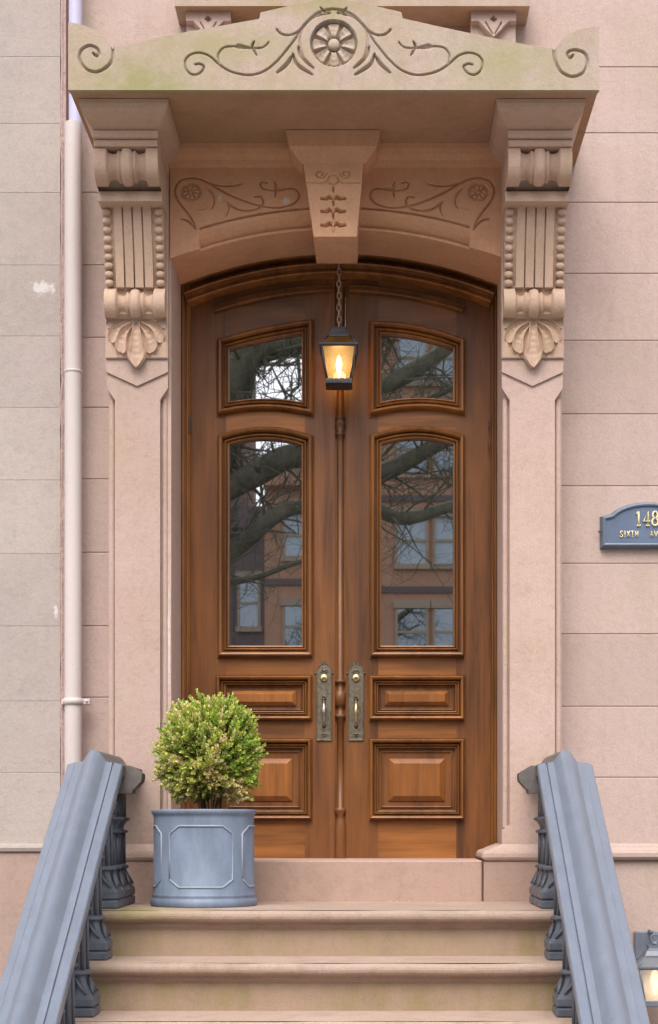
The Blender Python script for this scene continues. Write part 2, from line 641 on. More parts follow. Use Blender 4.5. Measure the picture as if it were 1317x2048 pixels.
M['glass'] = glass_mat('door_glass', 0.50, (0.96, 0.96, 1.0), 0.0)
M['farglass'] = glass_mat('window_glass', 0.28, (0.8, 0.9, 1.0))


def emis(name, col, st, alpha=None):
    m, t, b = newmat(name)
    b.inputs['Base Color'].default_value = (*col, 1)
    b.inputs['Emission Color'].default_value = (*col, 1)
    b.inputs['Emission Strength'].default_value = st
    return m


M['bulb'] = emis('lit_bulb', (1.0, 0.78, 0.48), 7)
M['bulb2'] = emis('soft_lit_bulb', (1.0, 0.75, 0.48), 1.6)
M['socket'] = paint('bulb_socket', (0.5, 0.4, 0.2), 0.4)


def lamp_glass(name, tint, tr=0.75):
    m, t, b = newmat(name)
    t.nodes.remove(b)
    tp = t.nodes.new('ShaderNodeBsdfTransparent')
    tp.inputs['Color'].default_value = (*tint, 1)
    tl = t.nodes.new('ShaderNodeBsdfTranslucent')
    tl.inputs['Color'].default_value = (*tint, 1)
    gl = t.nodes.new('ShaderNodeBsdfGlossy')
    gl.inputs['Roughness'].default_value = 0.05
    a = t.nodes.new('ShaderNodeMixShader')
    a.inputs[0].default_value = tr
    t.links.new(tl.outputs[0], a.inputs[1])
    t.links.new(tp.outputs[0], a.inputs[2])
    c = t.nodes.new('ShaderNodeMixShader')
    c.inputs[0].default_value = 0.06
    t.links.new(a.outputs[0], c.inputs[1])
    t.links.new(gl.outputs[0], c.inputs[2])
    t.links.new(c.outputs[0], t.nodes['Material Output'].inputs[0])
    return m


M['lampglass'] = lamp_glass('lantern_glass', (1.0, 0.90, 0.70), 0.88)
M['roofglass'] = lamp_glass('lantern_roof_glass', (1.0, 0.82, 0.52), 0.15)
M['milk'] = lamp_glass('pearly_lantern_glass', (0.95, 0.95, 0.95), 0.45)

# ------------------------------------------------------------------ planes of the place (distance from the camera)
D_WALL = 7.18
D_PANEL = 7.00
D_PIL = 6.98
D_CAN = 6.44
D_DOOR = 7.42
D_SILL = 6.95
D_PLINTH = 6.93
Z_LAND = 1.27
RISE = Z_LAND / 7
CX = -0.152
HALF = 0.7237
ZS = 4.066
ZC = 4.206
_r = ZC - ZS
RAD = (HALF ** 2 + _r ** 2) / (2 * _r)
ZO = ZC - RAD


def arch(x, dr=0.0, r=None):
    q = (RAD + dr) ** 2 - (x - CX) ** 2
    return ZO + math.sqrt(max(q, 0))


# ------------------------------------------------------------------ ground
def ground(name, x0, x1, y0, y1, z, m):
    o = MB().add([(x0, y0, z), (x1, y0, z), (x1, y1, z), (x0, y1, z)], [(0, 1, 2, 3)]).build(name, m)
    tag(o, kind='structure')
    return o


ground('ground', -150, 150, -150, 60, -0.12, M['asph'])
ground('road', -60, 60, -11, -1.2, -0.112, M['asph'])
tag(MB().box((-60, -1.2, -0.12), (60, D_WALL + 0.3, 0.0), 0).build('pavement', M['pave']), kind='structure')
tag(MB().box((-60, -16, -0.12), (60, -11, 0.0), 0).build('far_pavement', M['pave']), kind='structure')

# ------------------------------------------------------------------ house front
house = root('brownstone_house', 'pink brownstone house front of large smooth stone courses beside and above the doorway', 'building', (0, D_WALL, 0))
XL = PX(137, D_WALL)      # our house's left edge
XR = 4.2
joints = [PZ(y, D_WALL) for y in (134, 266, 405, 547, 681, 828, 972, 1127, 1268, 1413, 1555)]
ZWT = PZ(1690, D_WALL)
levels = [7.2, 6.88, 6.57, 6.25, 5.93, 5.62, 5.30] + joints + [ZWT]
_bw = MB()
_bw.box((XL + .004, D_WALL + 0.0035, 0), (-0.90, D_WALL + 0.4, 7.2))
_bw.box((0.60, D_WALL + 0.0035, 0), (XR, D_WALL + 0.4, 7.2))
_bw.box((-0.90, D_WALL + 0.010, 4.40), (0.60, D_WALL + 0.4, 7.2))
_bw.box((-0.95, 7.62, 1.2), (0.65, 7.66, 4.5))  # unseen panel behind the doors, added to stop light leaking through gaps
_bw.build('backing_wall', M['walldark'], house)
g = 0.0010
for a, b in zip(levels[:-1], levels[1:]):
    if b > 4.9:
        MB().box((XL, D_WALL, b + g), (XR, D_WALL + 0.1, a - g), 0.003).build('stone_course', M['wall'], house)
    else:
        MB().box((0.70, D_WALL, b + g), (XR, D_WALL + 0.1, a - g), 0.003).build('stone_course', M['wall'], house)
# courses between the drainpipe and the doorway (they sit at other heights)
jl = [PZ(y, D_WALL) for y in (240, 385, 530, 675, 815, 958, 1105, 1252, 1395, 1545)]
lv = [levels[7]] + jl + [ZWT]
for a, b in zip(lv[:-1], lv[1:]):
    MB().box((XL, D_WALL, b + g), (-1.0, D_WALL + 0.1, a - g), 0.003).build('stone_course', M['wall'], house)
# water table moulding and the base course
zt = PZ(1690, D_WALL)
zb_ = PZ(1722, D_WALL - .03)
prof = [(D_WALL + .01, zt + .012), (D_WALL - .012, zt), (D_WALL - .02, zt - .012), (D_WALL - .034, zt - .02), (D_WALL - .045, zt - .035), (D_WALL - .045, zt - .052),
        (D_WALL - .036, zt - .062), (D_WALL - .018, zt - .068), (D_WALL + .01, zt - .068)]
MB().prism_x(prof, 0.80, XR).build('water_table', M['wall'], house)
MB().prism_x(prof, XL, -1.1).build('water_table', M['wall'], house)
MB().box((0.80, D_WALL - .012, 0), (XR, D_WALL + .1, zt - .069), .004).build('base_course', M['wall'], house)
MB().box((XL, D_WALL - .012, 0), (-1.1, D_WALL + .1, zt - .069), .004).build('base_course', M['wall'], house)

# the window sill above the doorway with its two corbels
zsill = PZ(12, 7.01)
sill = MB().prism_x([(7.01, zsill), (7.01, zsill + .09), (7.03, zsill + .11), (7.19, zsill + .13), (7.19, zsill)], PX(350, 7.01), PX(1060, 7.01)).build('window_sill', M['pediment'], house)
MB().box((PX(420, 7.2), D_WALL - .004, zsill + .13), (PX(990, 7.2), D_WALL + .05, zsill + 1.3)).build('window_pane', M['farglass'], house)
for sgn, px0, px1 in ((-1, 372, 462), (1, 943, 1033)):
    d = 7.05
    x0, x1 = PX(px0, d), PX(px1, d)
    cx = (x0 + x1) / 2
    hw = (x1 - x0) / 2
    zt_ = zsill - .0005
    H = 0.165

    def fan(X, Z, cx=cx, hw=hw, zt_=zt_):
        u = (X - cx) / hw
        v = (zt_ - Z)
        D = np.zeros(X.shape)
        # sunk triangles outside the V
        edge = np.abs(u) * hw - np.clip((0.118 - v) * 0.95, 0, 1)
        D = np.where((v > 0.046) & (edge > 0), 0.03, D)
        cs = []
        for (ax, az, bx, bz, w_) in ((-.35, .05, -.06, .10, .006), (.35, .05, .06, .10, .006), (0, .05, 0, .105, .003)):
            cs.append(([(cx + ax * hw, zt_ - az), (cx + bx * hw, zt_ - bz)], w_, .014, 2))
        D = np.maximum(D, groove_depth(X, Z, cs))
        dm = (np.abs(X - cx) + np.abs(v - 0.036)) < 0.014
        return np.where(dm, 0.018, D)
    b = relief(np.linspace(x0, x1, 66), lambda x: zt_ - H, lambda x: zt_, 56, d, D_WALL, fan)
    b.build('sill_corbel', M['wall'], house)

# ------------------------------------------------------------------ neighbour
nb = root('neighbour_house', 'grey cement rendered front of the next house on the left, stained and splashed white', 'building', (-2.5, 7.12, 0))
D_N = 7.12
XN = PX(121, D_N)
nj = [7.2, 6.6, 6.0, PZ(-20, D_N), PZ(113, D_N), PZ(247, D_N), PZ(385, D_N), PZ(530, D_N), PZ(672, D_N), PZ(815, D_N), PZ(960, D_N), PZ(1107, D_N), PZ(1252, D_N), PZ(1402, D_N), PZ(1545, D_N), PZ(1690, D_N)]
MB().box((-5, D_N + .0025, PZ(1690, D_N)), (XN - .004, D_N + .4, 7.2)).build('backing_wall', M['neighbour'], nb)
for a, b in zip(nj[:-1], nj[1:]):
    MB().box((-5, D_N, b + .0005), (XN, D_N + .1, a - .0005), 0.0008).build('cement_course', M['neighbour'], nb)
# rough scraped edge of old red stone
xs = np.linspace(XN + .0005, XL + .001, 7)
xs = np.append(xs, XL + .0015)
zz = np.linspace(PZ(1690, 7.14), 7.2, 420)
A = np.zeros((8, 420, 3))
rn = rng.normal(size=(8, 420)) * 0.0035
rl = np.interp(zz, np.linspace(1, 7.3, 60), rng.normal(size=60) * 0.003)
for i, x in enumerate(xs):
    A[i, :, 0] = x + (rl if i < 3 else 0)
    A[i, :, 1] = 7.122 + rn[i] * .25 + (0.003 if 2 < i < 5 else 0)
    if i == 7:
        A[i, :, 1] = 7.19
    A[i, :, 2] = zz
MB().grid(A, False, flip=True).build('scraped_edge', M['redstrip'], nb)
zl = PZ(1690, D_N)
MB().prism_x([(D_N + .02, zl + .01), (D_N - .03, zl), (D_N - .035, zl - .012), (D_N - .03, zl - .028), (D_N + .02, zl - .028)], -5, XN - .01).build('base_ledge', M['neighbour'], nb)
MB().box((-5, D_N - .02, 0), (XL - .003, D_N + .1, zl - .029), .004).build('base_course', M['neighred'], nb)

# drainpipe
pipe = root('drainpipe', 'pinkish white painted drainpipe running down between the two house fronts', 'drainpipe', (PX(147, 7.08), 7.08, 0))
xp = PX(146.5, 7.08)
rp = 0.0375
zj = PZ(240, 7.05)
MB().lathe([(rp, 0), (rp, zj - .0)], (xp, 7.085, 0.0), 28).build('lower_pipe', M['pipe'], pipe)
tag(MB().lathe([(rp * .78, zj + .0005), (rp * .78, 7.2)], (xp + .008, 7.095, 0), 24).build('upper_pipe', M['pipeup'], pipe), 'narrower pale violet length above the joint')
MB().lathe([(rp + .0015, 0), (rp + .0035, .004), (rp + .0035, .010), (rp + .001, .012)], (xp, 7.085, PZ(742, 7.05)), 28).build('pipe_joint', M['pipe'], pipe)
zc = PZ(1402, 7.05)
cl = MB().lathe([(rp + .001, -.014), (rp + .007, -.012), (rp + .007, .012), (rp + .001, .014)], (xp, 7.085, zc), 28)
cl.box((xp - rp - .018, 7.10, zc - .011), (xp - rp + .0, 7.125, zc + .011), .002)
cl.box((xp + rp - .002, 7.085, zc - .013), (xp + rp + .036, 7.11, zc + .013), .003)
cl = cl.build('pipe_clamp', M['pipe'], pipe)
MB().lathe([(.006, 0), (.006, .006), (.003, .008)], (xp + rp + .022, 7.082, zc), 8).build('bolt', M['pipe'], cl)

# ------------------------------------------------------------------ doorway surround
por = root('doorway_surround', 'carved brownstone doorway with pilasters, brackets, arched lintel and pedimented canopy', 'doorway', (CX, D_PIL, Z_LAND))
PILS = [(-1.150, -0.886), (0.562, 0.826)]
for k, (x0, x1) in enumerate(PILS):
    inner = 1 if k == 0 else -1     # side of the opening
    # body reaching back to the door frame, its inner face is the reveal
    bx0, bx1 = (x0 + .002, CX - HALF) if k == 0 else (CX + HALF, x1 - .002)
    z0 = PZ(1706, 6.95)
    ztop = 4.52
    body = MB().box((bx0, D_PIL + .032, z0 - .01), (bx1, D_DOOR - .03, ztop)).build('pilaster', M['portal'], por)
    cut = .034
    zc0 = PZ(1655, D_PIL)
    zc1 = PZ(800, D_PIL)
    zc2 = PZ(776, D_PIL)
    poly = [(x0, z0 - .01), (x1, z0 - .01), (x1, zc0 - .012), (x1 - cut, zc0 + .012), (x1 - cut, zc1), (x1, zc2), (x1, ztop), (x0, ztop), (x0, zc2), (x0 + cut, zc1), (x0 + cut, zc0 + .012), (x0, zc0 - .012)]
    MB().prism(poly, D_PIL, D_PIL + .034).build('shaft_face', M['portal'], body)
    for xx in (x0 + cut * .52, x1 - cut * .52):
        MB().lathe([(.013, zc0 + .0), (.013, zc1 + .01)], (xx, D_PIL + .034, 0), 14).build('corner_bead', M['portal'], body)
    xm = (x0 + x1) / 2
    d = D_PIL
    # V-shaped necking and the block above it
    MB().prism([(x0 - .001, PZ(745, d)), (xm, PZ(773, d)), (x1 + .001, PZ(745, d)), (x1 + .001, PZ(719, d)), (x0 - .001, PZ(719, d))], d - .010, d + .01).build('necking', M['portal'], body)
    MB().box((x0 - .003, d - .020, PZ(719.5, d)), (x1 + .003, d + .012, ztop), .002).build('neck_block', M['portal'], body)
    # base moulding and plinth
    pl0, pl1 = (x0 - .04, x1 + .088) if k == 0 else (x0 - .088, x1 + .04)
    zb0 = PZ(1722, D_PLINTH)
    zb1 = PZ(1688, D_PIL)
    bp = [(0, 0), (.0, .012), (.006, .02), (.014, .030), (.022, .034), (.032, .044), (.034, .058), (.030, .068), (.020, .074)]
    m_ = MB()
    rings = []
    hh = zb1 - zb0
    PR = [(0.0, 0.0), (-.006, .25), (-.020, .42), (-.034, .58), (-.05, .70), (-.056, .85), (-.058, 1.0)]
    prf = [(-.058, 1.0), (-.052, .93), (-.034, .80), (-.020, .66), (-.006, .58), (.000, .44), (.001, .22), (-.004, .08), (-.012, .0)]
    v = []
    for ins, tz in prf:
        z = zb0 + hh * tz
        i_ = -ins
        v.append([(pl0 + i_ * .7, D_DOOR - .08, z), (pl0 + i_ * .7, D_PLINTH - .012 + i_, z), (pl1 - i_ * (1.5 if k == 0 else .7), D_PLINTH - .012 + i_, z), (pl1 - i_ * (1.5 if k == 0 else .7), D_DOOR - .08, z)]
                 if k == 0 else
                 [(pl0 + i_ * 1.5, D_DOOR - .08, z), (pl0 + i_ * 1.5, D_PLINTH - .012 + i_, z), (pl1 - i_ * .7, D_PLINTH - .012 + i_, z), (pl1 - i_ * .7, D_DOOR - .08, z)])
    # keep the moulding clear of the door frame
    A = np.array(v)
    m_.grid(A.transpose(1, 0, 2), False)
    m_.build('base_moulding', M['portal'], body)
    MB().box((pl0 + .006, D_PLINTH, Z_LAND - .02), (pl1 - .006, D_DOOR - .1, zb0 - .001), .004).build('plinth', M['plinth'], body)

# lintel with the arched opening and incised scrolls
zl0 = ZS
ZL1 = 4.50
x0, x1 = CX - HALF, CX + HALF
cL = PX(670, 7.0)


def z4(pts, mirror=False, d=7.0):
    out = []
    for x, y in smooth_curve(pts):
        if mirror:
            x = 1316 - x
        out.append(W(330 + x / 1.937, 270 + y / 1.937, d))
    return out


carv = []
for mir in (False, True):
    gset = [
        ([(115, 358), (108, 335), (85, 300), (48, 250), (38, 210), (60, 175), (110, 165), (160, 180), (230, 220), (300, 252), (370, 274), (440, 281), (498, 266), (522, 238), (512, 212), (488, 205)], .0055, .011, 0),
        ([(300, 188), (260, 196), (210, 195), (175, 182)], .006, .012, 1),
        ([(350, 240), (372, 238), (382, 260), (360, 285), (310, 293), (270, 282), (240, 258)], .0055, .011, 0),
        ([(240, 258), (249, 285), (238, 312)], .006, .011, 2),
        ([(395, 185), (380, 180), (370, 190), (385, 208), (430, 215), (460, 212)], .005, .010, 0),
        ([(425, 180), (432, 200), (428, 238)], .006, .012, 1),
        ([(430, 205), (490, 208)], .012, .012, 2),
        ([(60, 325), (90, 333), (120, 365)], .006, .012, 1),
        ([(163, 208), (185, 230), (190, 262), (180, 285)], .005, .009, 1),
        ([(125, 290), (150, 288), (170, 278)], .003, .004, 1)]
    for pts, hw_, dp, tp in gset:
        carv.append((z4(pts, mir), hw_ * .85, dp * 1.2, tp))
    c0 = (100 if not mir else 1216, 220)
    for rr_ in (38, 31):
        ring = [W(330 + (c0[0] + rr_ * math.cos(a)) / 1.937, 270 + (c0[1] + rr_ * .86 * math.sin(a)) / 1.937, 7.0) for a in np.linspace(0, 2 * PI, 26)]
        carv.append((ring, .0035, .008, 0))
    for q in range(8):
        a = q * PI / 4 + .2
        seg_ = [W(330 + (c0[0] + r_ * math.cos(a)) / 1.937, 270 + (c0[1] + r_ * .86 * math.sin(a)) / 1.937, 7.0) for r_ in (9, 30)]
        carv.append((seg_, .0035, .010, 0))


def lint(X, Z):
    D = groove_depth(X, Z, carv)
    rho = np.hypot(X - CX, Z - ZO) - RAD
    # moulded edge along the middle of the arch, plain stops at both ends
    w_ = np.clip((0.605 - np.abs(X - cL)) / 0.035, 0, 1)
    r_ = rho / 0.078
    prof_y = np.interp(r_, [-.1, 0, .12, .16, .22, .35, .55, .75, .88, .95, .98, 1.05, 1.08], [.044, .044, .040, .062, .062, .048, .026, .010, .004, .003, .020, .020, 0])
    D = np.maximum(D, prof_y * (w_ > 0.5) * 1.0)
    # curved stop: hollow cut running out to the corner
    e = np.clip((np.abs(X - cL) - 0.60) / 0.12, 0, 1)
    hollow = np.clip(1 - rho / 0.05, 0, 1) ** 1.5 * 0.018
    D = np.where(w_ <= 0.5, np.maximum(D, hollow * (1 - e)), D)
    return D


xs = np.linspace(x0 - .004, x1 + .004, 440)
lin = relief(xs, lambda x: arch(x), lambda x: ZL1, 150, D_PANEL, D_DOOR - .065, lint).build('arched_lintel', M['lintel'], por)
# cove under the canopy behind the brackets
cov = [(7.02, 4.455), (6.985, 4.457), (6.98, 4.466), (6.975, 4.48), (6.955, 4.50), (6.945, 4.52), (6.94, 4.545), (7.02, 4.545)]
MB().prism_x(cov, PILS[0][1] - .05, PILS[1][0] + .05).build('cove_moulding', M['lintel'], por)

# keystone
dk = 6.88
kc = 667.0
kz0, kz1 = PZ(473, dk), PZ(331, dk)
kw0, kw1 = (PX(714, dk) - PX(628, dk)) / 2, (PX(727, dk) - PX(608, dk)) / 2
kx0, kx1 = PX(671, dk), PX(667.5, dk)


def z3(x, y, d=dk):
    return W(560 + x / 5.986, 270 + y / 5.986, d)


kc_ = []
for sgn in (-1, 1):
    sp_ = []
    for i in range(30):
        a = i / 29 * 2 * PI * 1.15
        r_ = 68 - i * 1.6
        cx_ = 640 + sgn * 150
        sp_.append(z3(cx_ - sgn * r_ * math.cos(a) * 1.05, 480 + r_ * .8 * math.sin(a) * 1.0))
    kc_.append((sp_, .004, .008, 0))
    kc_.append(([z3(640 + sgn * 70, 565), z3(640 + sgn * 110, 590), z3(640 + sgn * 320, 588)], .0035, .008, 0))
    for yy in (770, 920, 1082):
        kc_.append(([z3(640 + sgn * 8, yy + 4), z3(640 + sgn * 45, yy - 18), z3(640 + sgn * 80, yy + 4), z3(640 + sgn * 140, yy)], .0095, .022, 1))
for yy in (665, 825, 980):
    kc_.append(([z3(642, yy - 22), z3(642, yy + 22)], .005, .018, 1))
kc_.append(([z3(640 + 62 * math.cos(a), 550 + 55 * math.sin(a)) for a in np.linspace(0, 2 * PI, 20)], .004, .008, 0))


def keyf(X, Z):
    return groove_depth(X, Z, kc_)


# tapered front: warp a rectangular relief into the trapezium
nxk, nzk = 90, 120
u = np.linspace(-1, 1, nxk)
v = np.linspace(0, 1, nzk)
U, V = np.meshgrid(u, v, indexing='ij')
Zk = kz0 + (kz1 + .001 - kz0) * V
Wd = kw0 + (kw1 - kw0) * V
Ck = kx0 + (kx1 - kx0) * V
Xk = Ck + Wd * U
Dk = keyf(Xk, Zk)
A = np.stack([Xk, dk + Dk - .02 * V, Zk], -1)
mk = MB().grid(A, True, flip=True)
yb = 7.21
for sl_, fl in ((A[:, 0], False), (A[:, -1], True)):
    B = np.stack([sl_, sl_ * [1, 0, 1] + [0, yb, 0]], 1)
    if not fl:
        B[:, 1, 0] = kx0 + (B[:, 1, 0] - kx0) * .99
    mk.grid(B, False, flip=fl)
for sl_, fl in ((A[0], True), (A[-1], False)):
    B = np.stack([sl_, sl_ * [1, 0, 1] + [0, yb, 0]], 1)
    mk.grid(B, False, flip=fl)
key = mk.build('keystone', M['lintel'], por)
# its spreading cap
v = []
for (hw_, dd, z) in ((PX(730, dk) - PX(667.5, dk) + .004, dk - .022, kz1 + .001), (.165, dk - .045, kz1 + .03), (.185, dk - .066, kz1 + .055), (.20, dk - .075, 4.537)):
    v.append([(kx1 - hw_, 7.0, z), (kx1 - hw_, dd, z), (kx1 + hw_, dd, z), (kx1 + hw_, 7.0, z)])
A = np.array(v)
mc = MB().grid(A.transpose(1, 0, 2), False, flip=True)
mc.add(v[0], [(0, 1, 2, 3)])
mc.build('keystone_cap', M['lintel'], key)
dp = MB()
for yy in (700, 850, 1010):
    q = z3(642, yy + 55)
    dp.lathe([(.001, .014), (.005, .004), (.0065, -.004), (.003, -.012)], (q[0], dk - .006, q[1]), 10, sq=(1, .7))
q = z3(640, 1130)
dp.lathe([(.001, .016), (.0055, .004), (.0065, -.003), (.002, -.012)], (q[0], dk - .004, q[1]), 10, sq=(1, .7))
q = z3(640, 545)
dp.lathe([(.001, .008), (.007, .004), (.008, 0), (.007, -.004), (.001, -.008)], (q[0], dk - .010, q[1]), 12)
dp.build('bud_carving', M['lintel'], key)

# brackets
bead_mesh = MB().lathe([(.0005, .0150), (.008, .0128), (.0125, .008), (.0142, 0), (.0125, -.008), (.008, -.0128), (.0005, -.0150)], (0, 0, 0), 14).mesh('bead', M['bracket'])


def scroll_block(m, x0, x1, arc, f, nx=60):
    """arc: list of (y, z, ny, nz); f(u) radial offset"""
    us = np.linspace(0, 1, nx)
    A = np.zeros((nx, len(arc), 3))
    for i, u_ in enumerate(us):
        o_ = f(u_)
        for j, (y, z, ny, nz_) in enumerate(arc):
            A[i, j] = (x0 + (x1 - x0) * u_, y + ny * o_, z + nz_ * o_)
    m.grid(A, True)
    # side cheeks
    for i, fl in ((0, False), (nx - 1, True)):
        pts = [tuple(p) for p in A[i]] + [(A[i, 0, 0], 7.03, A[i, -1, 2]), (A[i, 0, 0], 7.03, A[i, 0, 2])]
        m.add(pts, [tuple(range(len(pts)))[::-1 if fl else 1]])


def band(u_):
    # flat outer bands, hollows, and a roll in the middle with two fillets
    a = abs(u_ - .5) * 2
    return float(np.interp(a, [0, .08, .14, .17, .19, .24, .28, .33, .42, .56, .60, .62, 1.0], [.0, -.001, -.005, -.013, -.020, -.011, -.014, -.027, -.030, -.024, -.016, 0, 0]))


def arc_pts(cy, cz, r, a0, a1, n=18, sz=1.0):
    out = []
    for i in range(n):
        a = a0 + (a1 - a0) * i / (n - 1)
        out.append((cy - r * math.cos(a), cz + r * sz * math.sin(a), -math.cos(a), math.sin(a)))
    return out


for k, (x0, x1) in enumerate(PILS):
    xm = (x0 + x1) / 2
    core = MB()
    # side profile of the bracket core
    side = [(7.03, 3.6205), (6.958, 3.6205), (6.95, 3.78), (6.93, 3.80), (6.925, 3.92), (6.83, 4.215), (6.80, 4.22), (6.80, 4.27), (6.70, 4.40), (6.66, 4.40), (6.66, 4.47), (7.03, 4.47)]
    core.prism_x(side[::-1], x0 + .003, x1 - .003)
    br = core.build('bracket', M['bracket'], por)
    # spreading head under the canopy (three sided cyma)
    v = []
    for (e, z) in ((-.001, 4.462), (.004, 4.468), (.012, 4.474), (.028, 4.486), (.040, 4.498), (.046, 4.510), (.050, 4.522), (.052, 4.5375)):
        yf = 6.635 - e * 2.35
        v.append([(x0 - e * .75, 7.18, z), (x0 - e * .75, yf, z), (x1 + e * 1.15, yf, z), (x1 + e * 1.15, 7.0, z)] if k == 0 else
                 [(x0 - e * 1.15, 7.0, z), (x0 - e * 1.15, yf, z), (x1 + e * .75, yf, z), (x1 + e * .75, 7.18, z)])
    A = np.array(v).transpose(1, 0, 2)
    mh = MB().grid(A, False, flip=True)
    mh.build('bracket_head', M['bracket'], br)
    MB().box((x0 - .004, 6.628, 4.432), (x1 + .004, 7.02, 4.4615), .003).build('cap_fillet', M['bracket'], br)
    MB().box((x0 - .0, 6.646, 4.402), (x1 + .0, 7.02, 4.4315), .003).build('cap_fillet', M['bracket'], br)
    # upper scroll
    ms = MB()
    scroll_block(ms, x0, x1, arc_pts(6.735, 4.352, .092, R(35), R(-82), 20, .95), band)
    ms.build('upper_scroll', M['bracket'], br)
    # shelf under the scroll
    ys = 6.765
    MB().prism_x([(6.80, 4.278), (6.775, 4.268), (ys, 4.262), (ys, 4.222), (6.79, 4.220), (7.02, 4.220), (7.02, 4.278)], x0 - .002, x1 + .002).build('shelf', M['bracket'], br)
    # slanting shaft with reeds and rows of beads
    yt, zt2, yb2, zb2 = 6.815, 4.22, 6.90, 3.905

    def on(t_):
        return yt + (yb2 - yt) * t_ + math.sin(t_ * PI) * .010, zt2 + (zb2 - zt2) * t_
    wv = .0415
    for q in range(4):
        xa = xm - 2 * wv + q * wv + .0035
        xb = xa + wv - .007
        A = np.zeros((2, 9, 3))
        A2 = []
        for j in range(9):
            y, z = on(j / 8)
            A2.append((y, z))
        poly = [(y, z) for y, z in A2] + [(y + .03, z) for y, z in A2[::-1]]
        MB().prism_x(poly, xa, xb).build('reed', M['bracket'], br)
    for sgn in (-1, 1):
        for q in range(9):
            t_ = (q + .55) / 9.1
            y, z = on(t_)
            o = bpy.data.objects.new('bead', bead_mesh)
            COL.objects.link(o)
            parent(o, br)
            o.location = (xm + sgn * .110, y + .010, z)
            o.scale = (1.35, 1.1, 1.0)
    # lower scroll
    ms = MB()
    scroll_block(ms, x0 + .002, x1 - .002, arc_pts(6.955, 3.845, .075, R(60), R(-65), 18, .93), band)
    ms.build('lower_scroll', M['bracket'], br)
    # acanthus shell of seven lobes
    cz0 = PZ(628, 6.9)
    lobes = [(0, .224, .043, .000), (23, .172, .030, .004), (-23, .172, .030, .004), (46, .156, .028, .008), (-46, .156, .028, .008), (72, .136, .025, .011), (-72, .136, .025, .011)]
    for ang, L, hwid, back in lobes:
        a = R(ang)
        dx, dz = math.sin(a), -math.cos(a)
        nx_, nz_ = math.cos(a), math.sin(a)
        A = np.zeros((31, 15, 3))
        for i in range(31):
            t_ = i / 30
            if ang == 0:
                wv_ = np.interp(t_, [0, .25, .5, .58, .66, .8, .93, 1], [.35, .5, .66, .70, 1.0, .86, .38, .02]) * hwid
            else:
                wv_ = np.interp(t_, [0, .4, .7, .88, .96, 1], [.28, .58, .92, .98, .70, .05]) * hwid
            L0 = .030 * (1 if ang else .8)
            s_ = L0 + (L - L0) * t_
            bend = math.copysign(1, ang) * .02 * math.sin(t_ * PI) if ang else 0
            for j in range(15):
                q = -1 + 2 * j / 14
                r_ = abs(q)
                rim = np.interp(r_, [0, .45, .72, .84, .94, 1], [.000, .003, .011, .0175, .013, -.014])
                ridge = -.0038 * max(0, math.sin(t_ * (17 if ang else 24) * PI / 1.6)) * (1 - r_) * (1 if t_ < .8 else .1)
                lift = .016 * math.sin(min(1, t_ * 1.1) * PI * .62)
                y = 6.952 + back - lift - rim - ridge * 1.0 + t_ * .012
                if i == 30:
                    y += .014
                A[i, j] = (xm + dx * s_ + nx_ * (q * wv_ - bend * 0) + bend * nx_, y, cz0 + dz * s_ * 1.0 + nz_ * (q * wv_) + bend * nz_ + .004)
        MB().grid(A, True, flip=True).build('shell_lobe', M['bracket'], br)

# canopy with pediment
zcb = PZ(180, D_CAN)


def cw(x, y):
    return W(x, y, D_CAN)


outline = [(137, 45), (150, 46), (170, 51), (190, 60), (205, 71), (216, 84), (222, 92), (226, 97), (228, 94.5), (300, 79), (367, 65), (450, 50), (519, 37.5), (521.5, 25), (560, 16), (600, 7), (640, -1), (668, -4),
           (700, 1), (747, 11), (803, 24), (806, 36.5), (870, 51), (937, 65.5), (1020, 83), (1107, 98), (1110, 99), (1116, 92), (1124, 80), (1137, 69), (1152, 62), (1167, 57), (1182, 54), (1199, 54)]
ox = [cw(*p)[0] for p in outline]
oz = [cw(*p)[1] for p in outline]


def ptop(x):
    return float(np.interp(x, ox, oz))


def zz1(pts, mir=False, k_=2.0, o_=(0, 0)):
    out = []
    for x, y in smooth_curve(pts):
        X_ = o_[0] + x / k_
        Y_ = o_[1] + y / k_
        if mir:
            X_ = 1336 - X_
        out.append(cw(X_, Y_))
    return out


pc = []
base = [
    ([(782, 258), (800, 255), (817, 268), (800, 292), (770, 298), (745, 277), (742, 243), (762, 219), (800, 211), (840, 225), (880, 260), (930, 288), (1000, 300), (1060, 283), (1110, 243), (1155, 190), (1185, 150), (1200, 125)], .0055, .012, 0),
    ([(876, 252), (874, 218), (895, 191), (930, 185), (965, 188)], .005, .010, 0),
    ([(1022, 192), (1050, 190), (1070, 176), (1075, 168)], .0045, .010, 0),
    ([(1018, 165), (1010, 188), (1028, 222)], .007, .016, 1),
    ([(955, 186), (1012, 192)], .016, .012, 2),
    ([(1108, 118), (1128, 136), (1160, 140), (1195, 125), (1225, 92), (1265, 64), (1320, 52)], .0055, .012, 0),
    ([(1168, 225), (1150, 255), (1110, 290)], .011, .016, 1),
    ([(1172, 215), (1190, 258), (1250, 298)], .010, .016, 1),
    ([(1195, 185), (1205, 225), (1255, 272)], .010, .016, 1),
    ([(1282, 30), (1298, 44), (1318, 50)], .006, .012, 1)]
for mir in (False, True):
    for pts, hw_, dp_, tp in base:
        pc.append((zz1(pts, mir), hw_ * .82, dp_ * 1.15, tp))
spl = [(452, 196), (450, 238), (425, 270), (385, 288), (345, 275), (320, 240), (325, 203), (355, 183), (385, 190), (397, 212), (386, 224), (375, 214)]
pc.append((zz1(spl), .0065, .014, 0))
spr = [(903, 200), (907, 240), (930, 285), (975, 306), (1020, 290), (1037, 250), (1025, 213), (990, 200), (962, 206), (958, 222), (970, 232), (978, 222)]
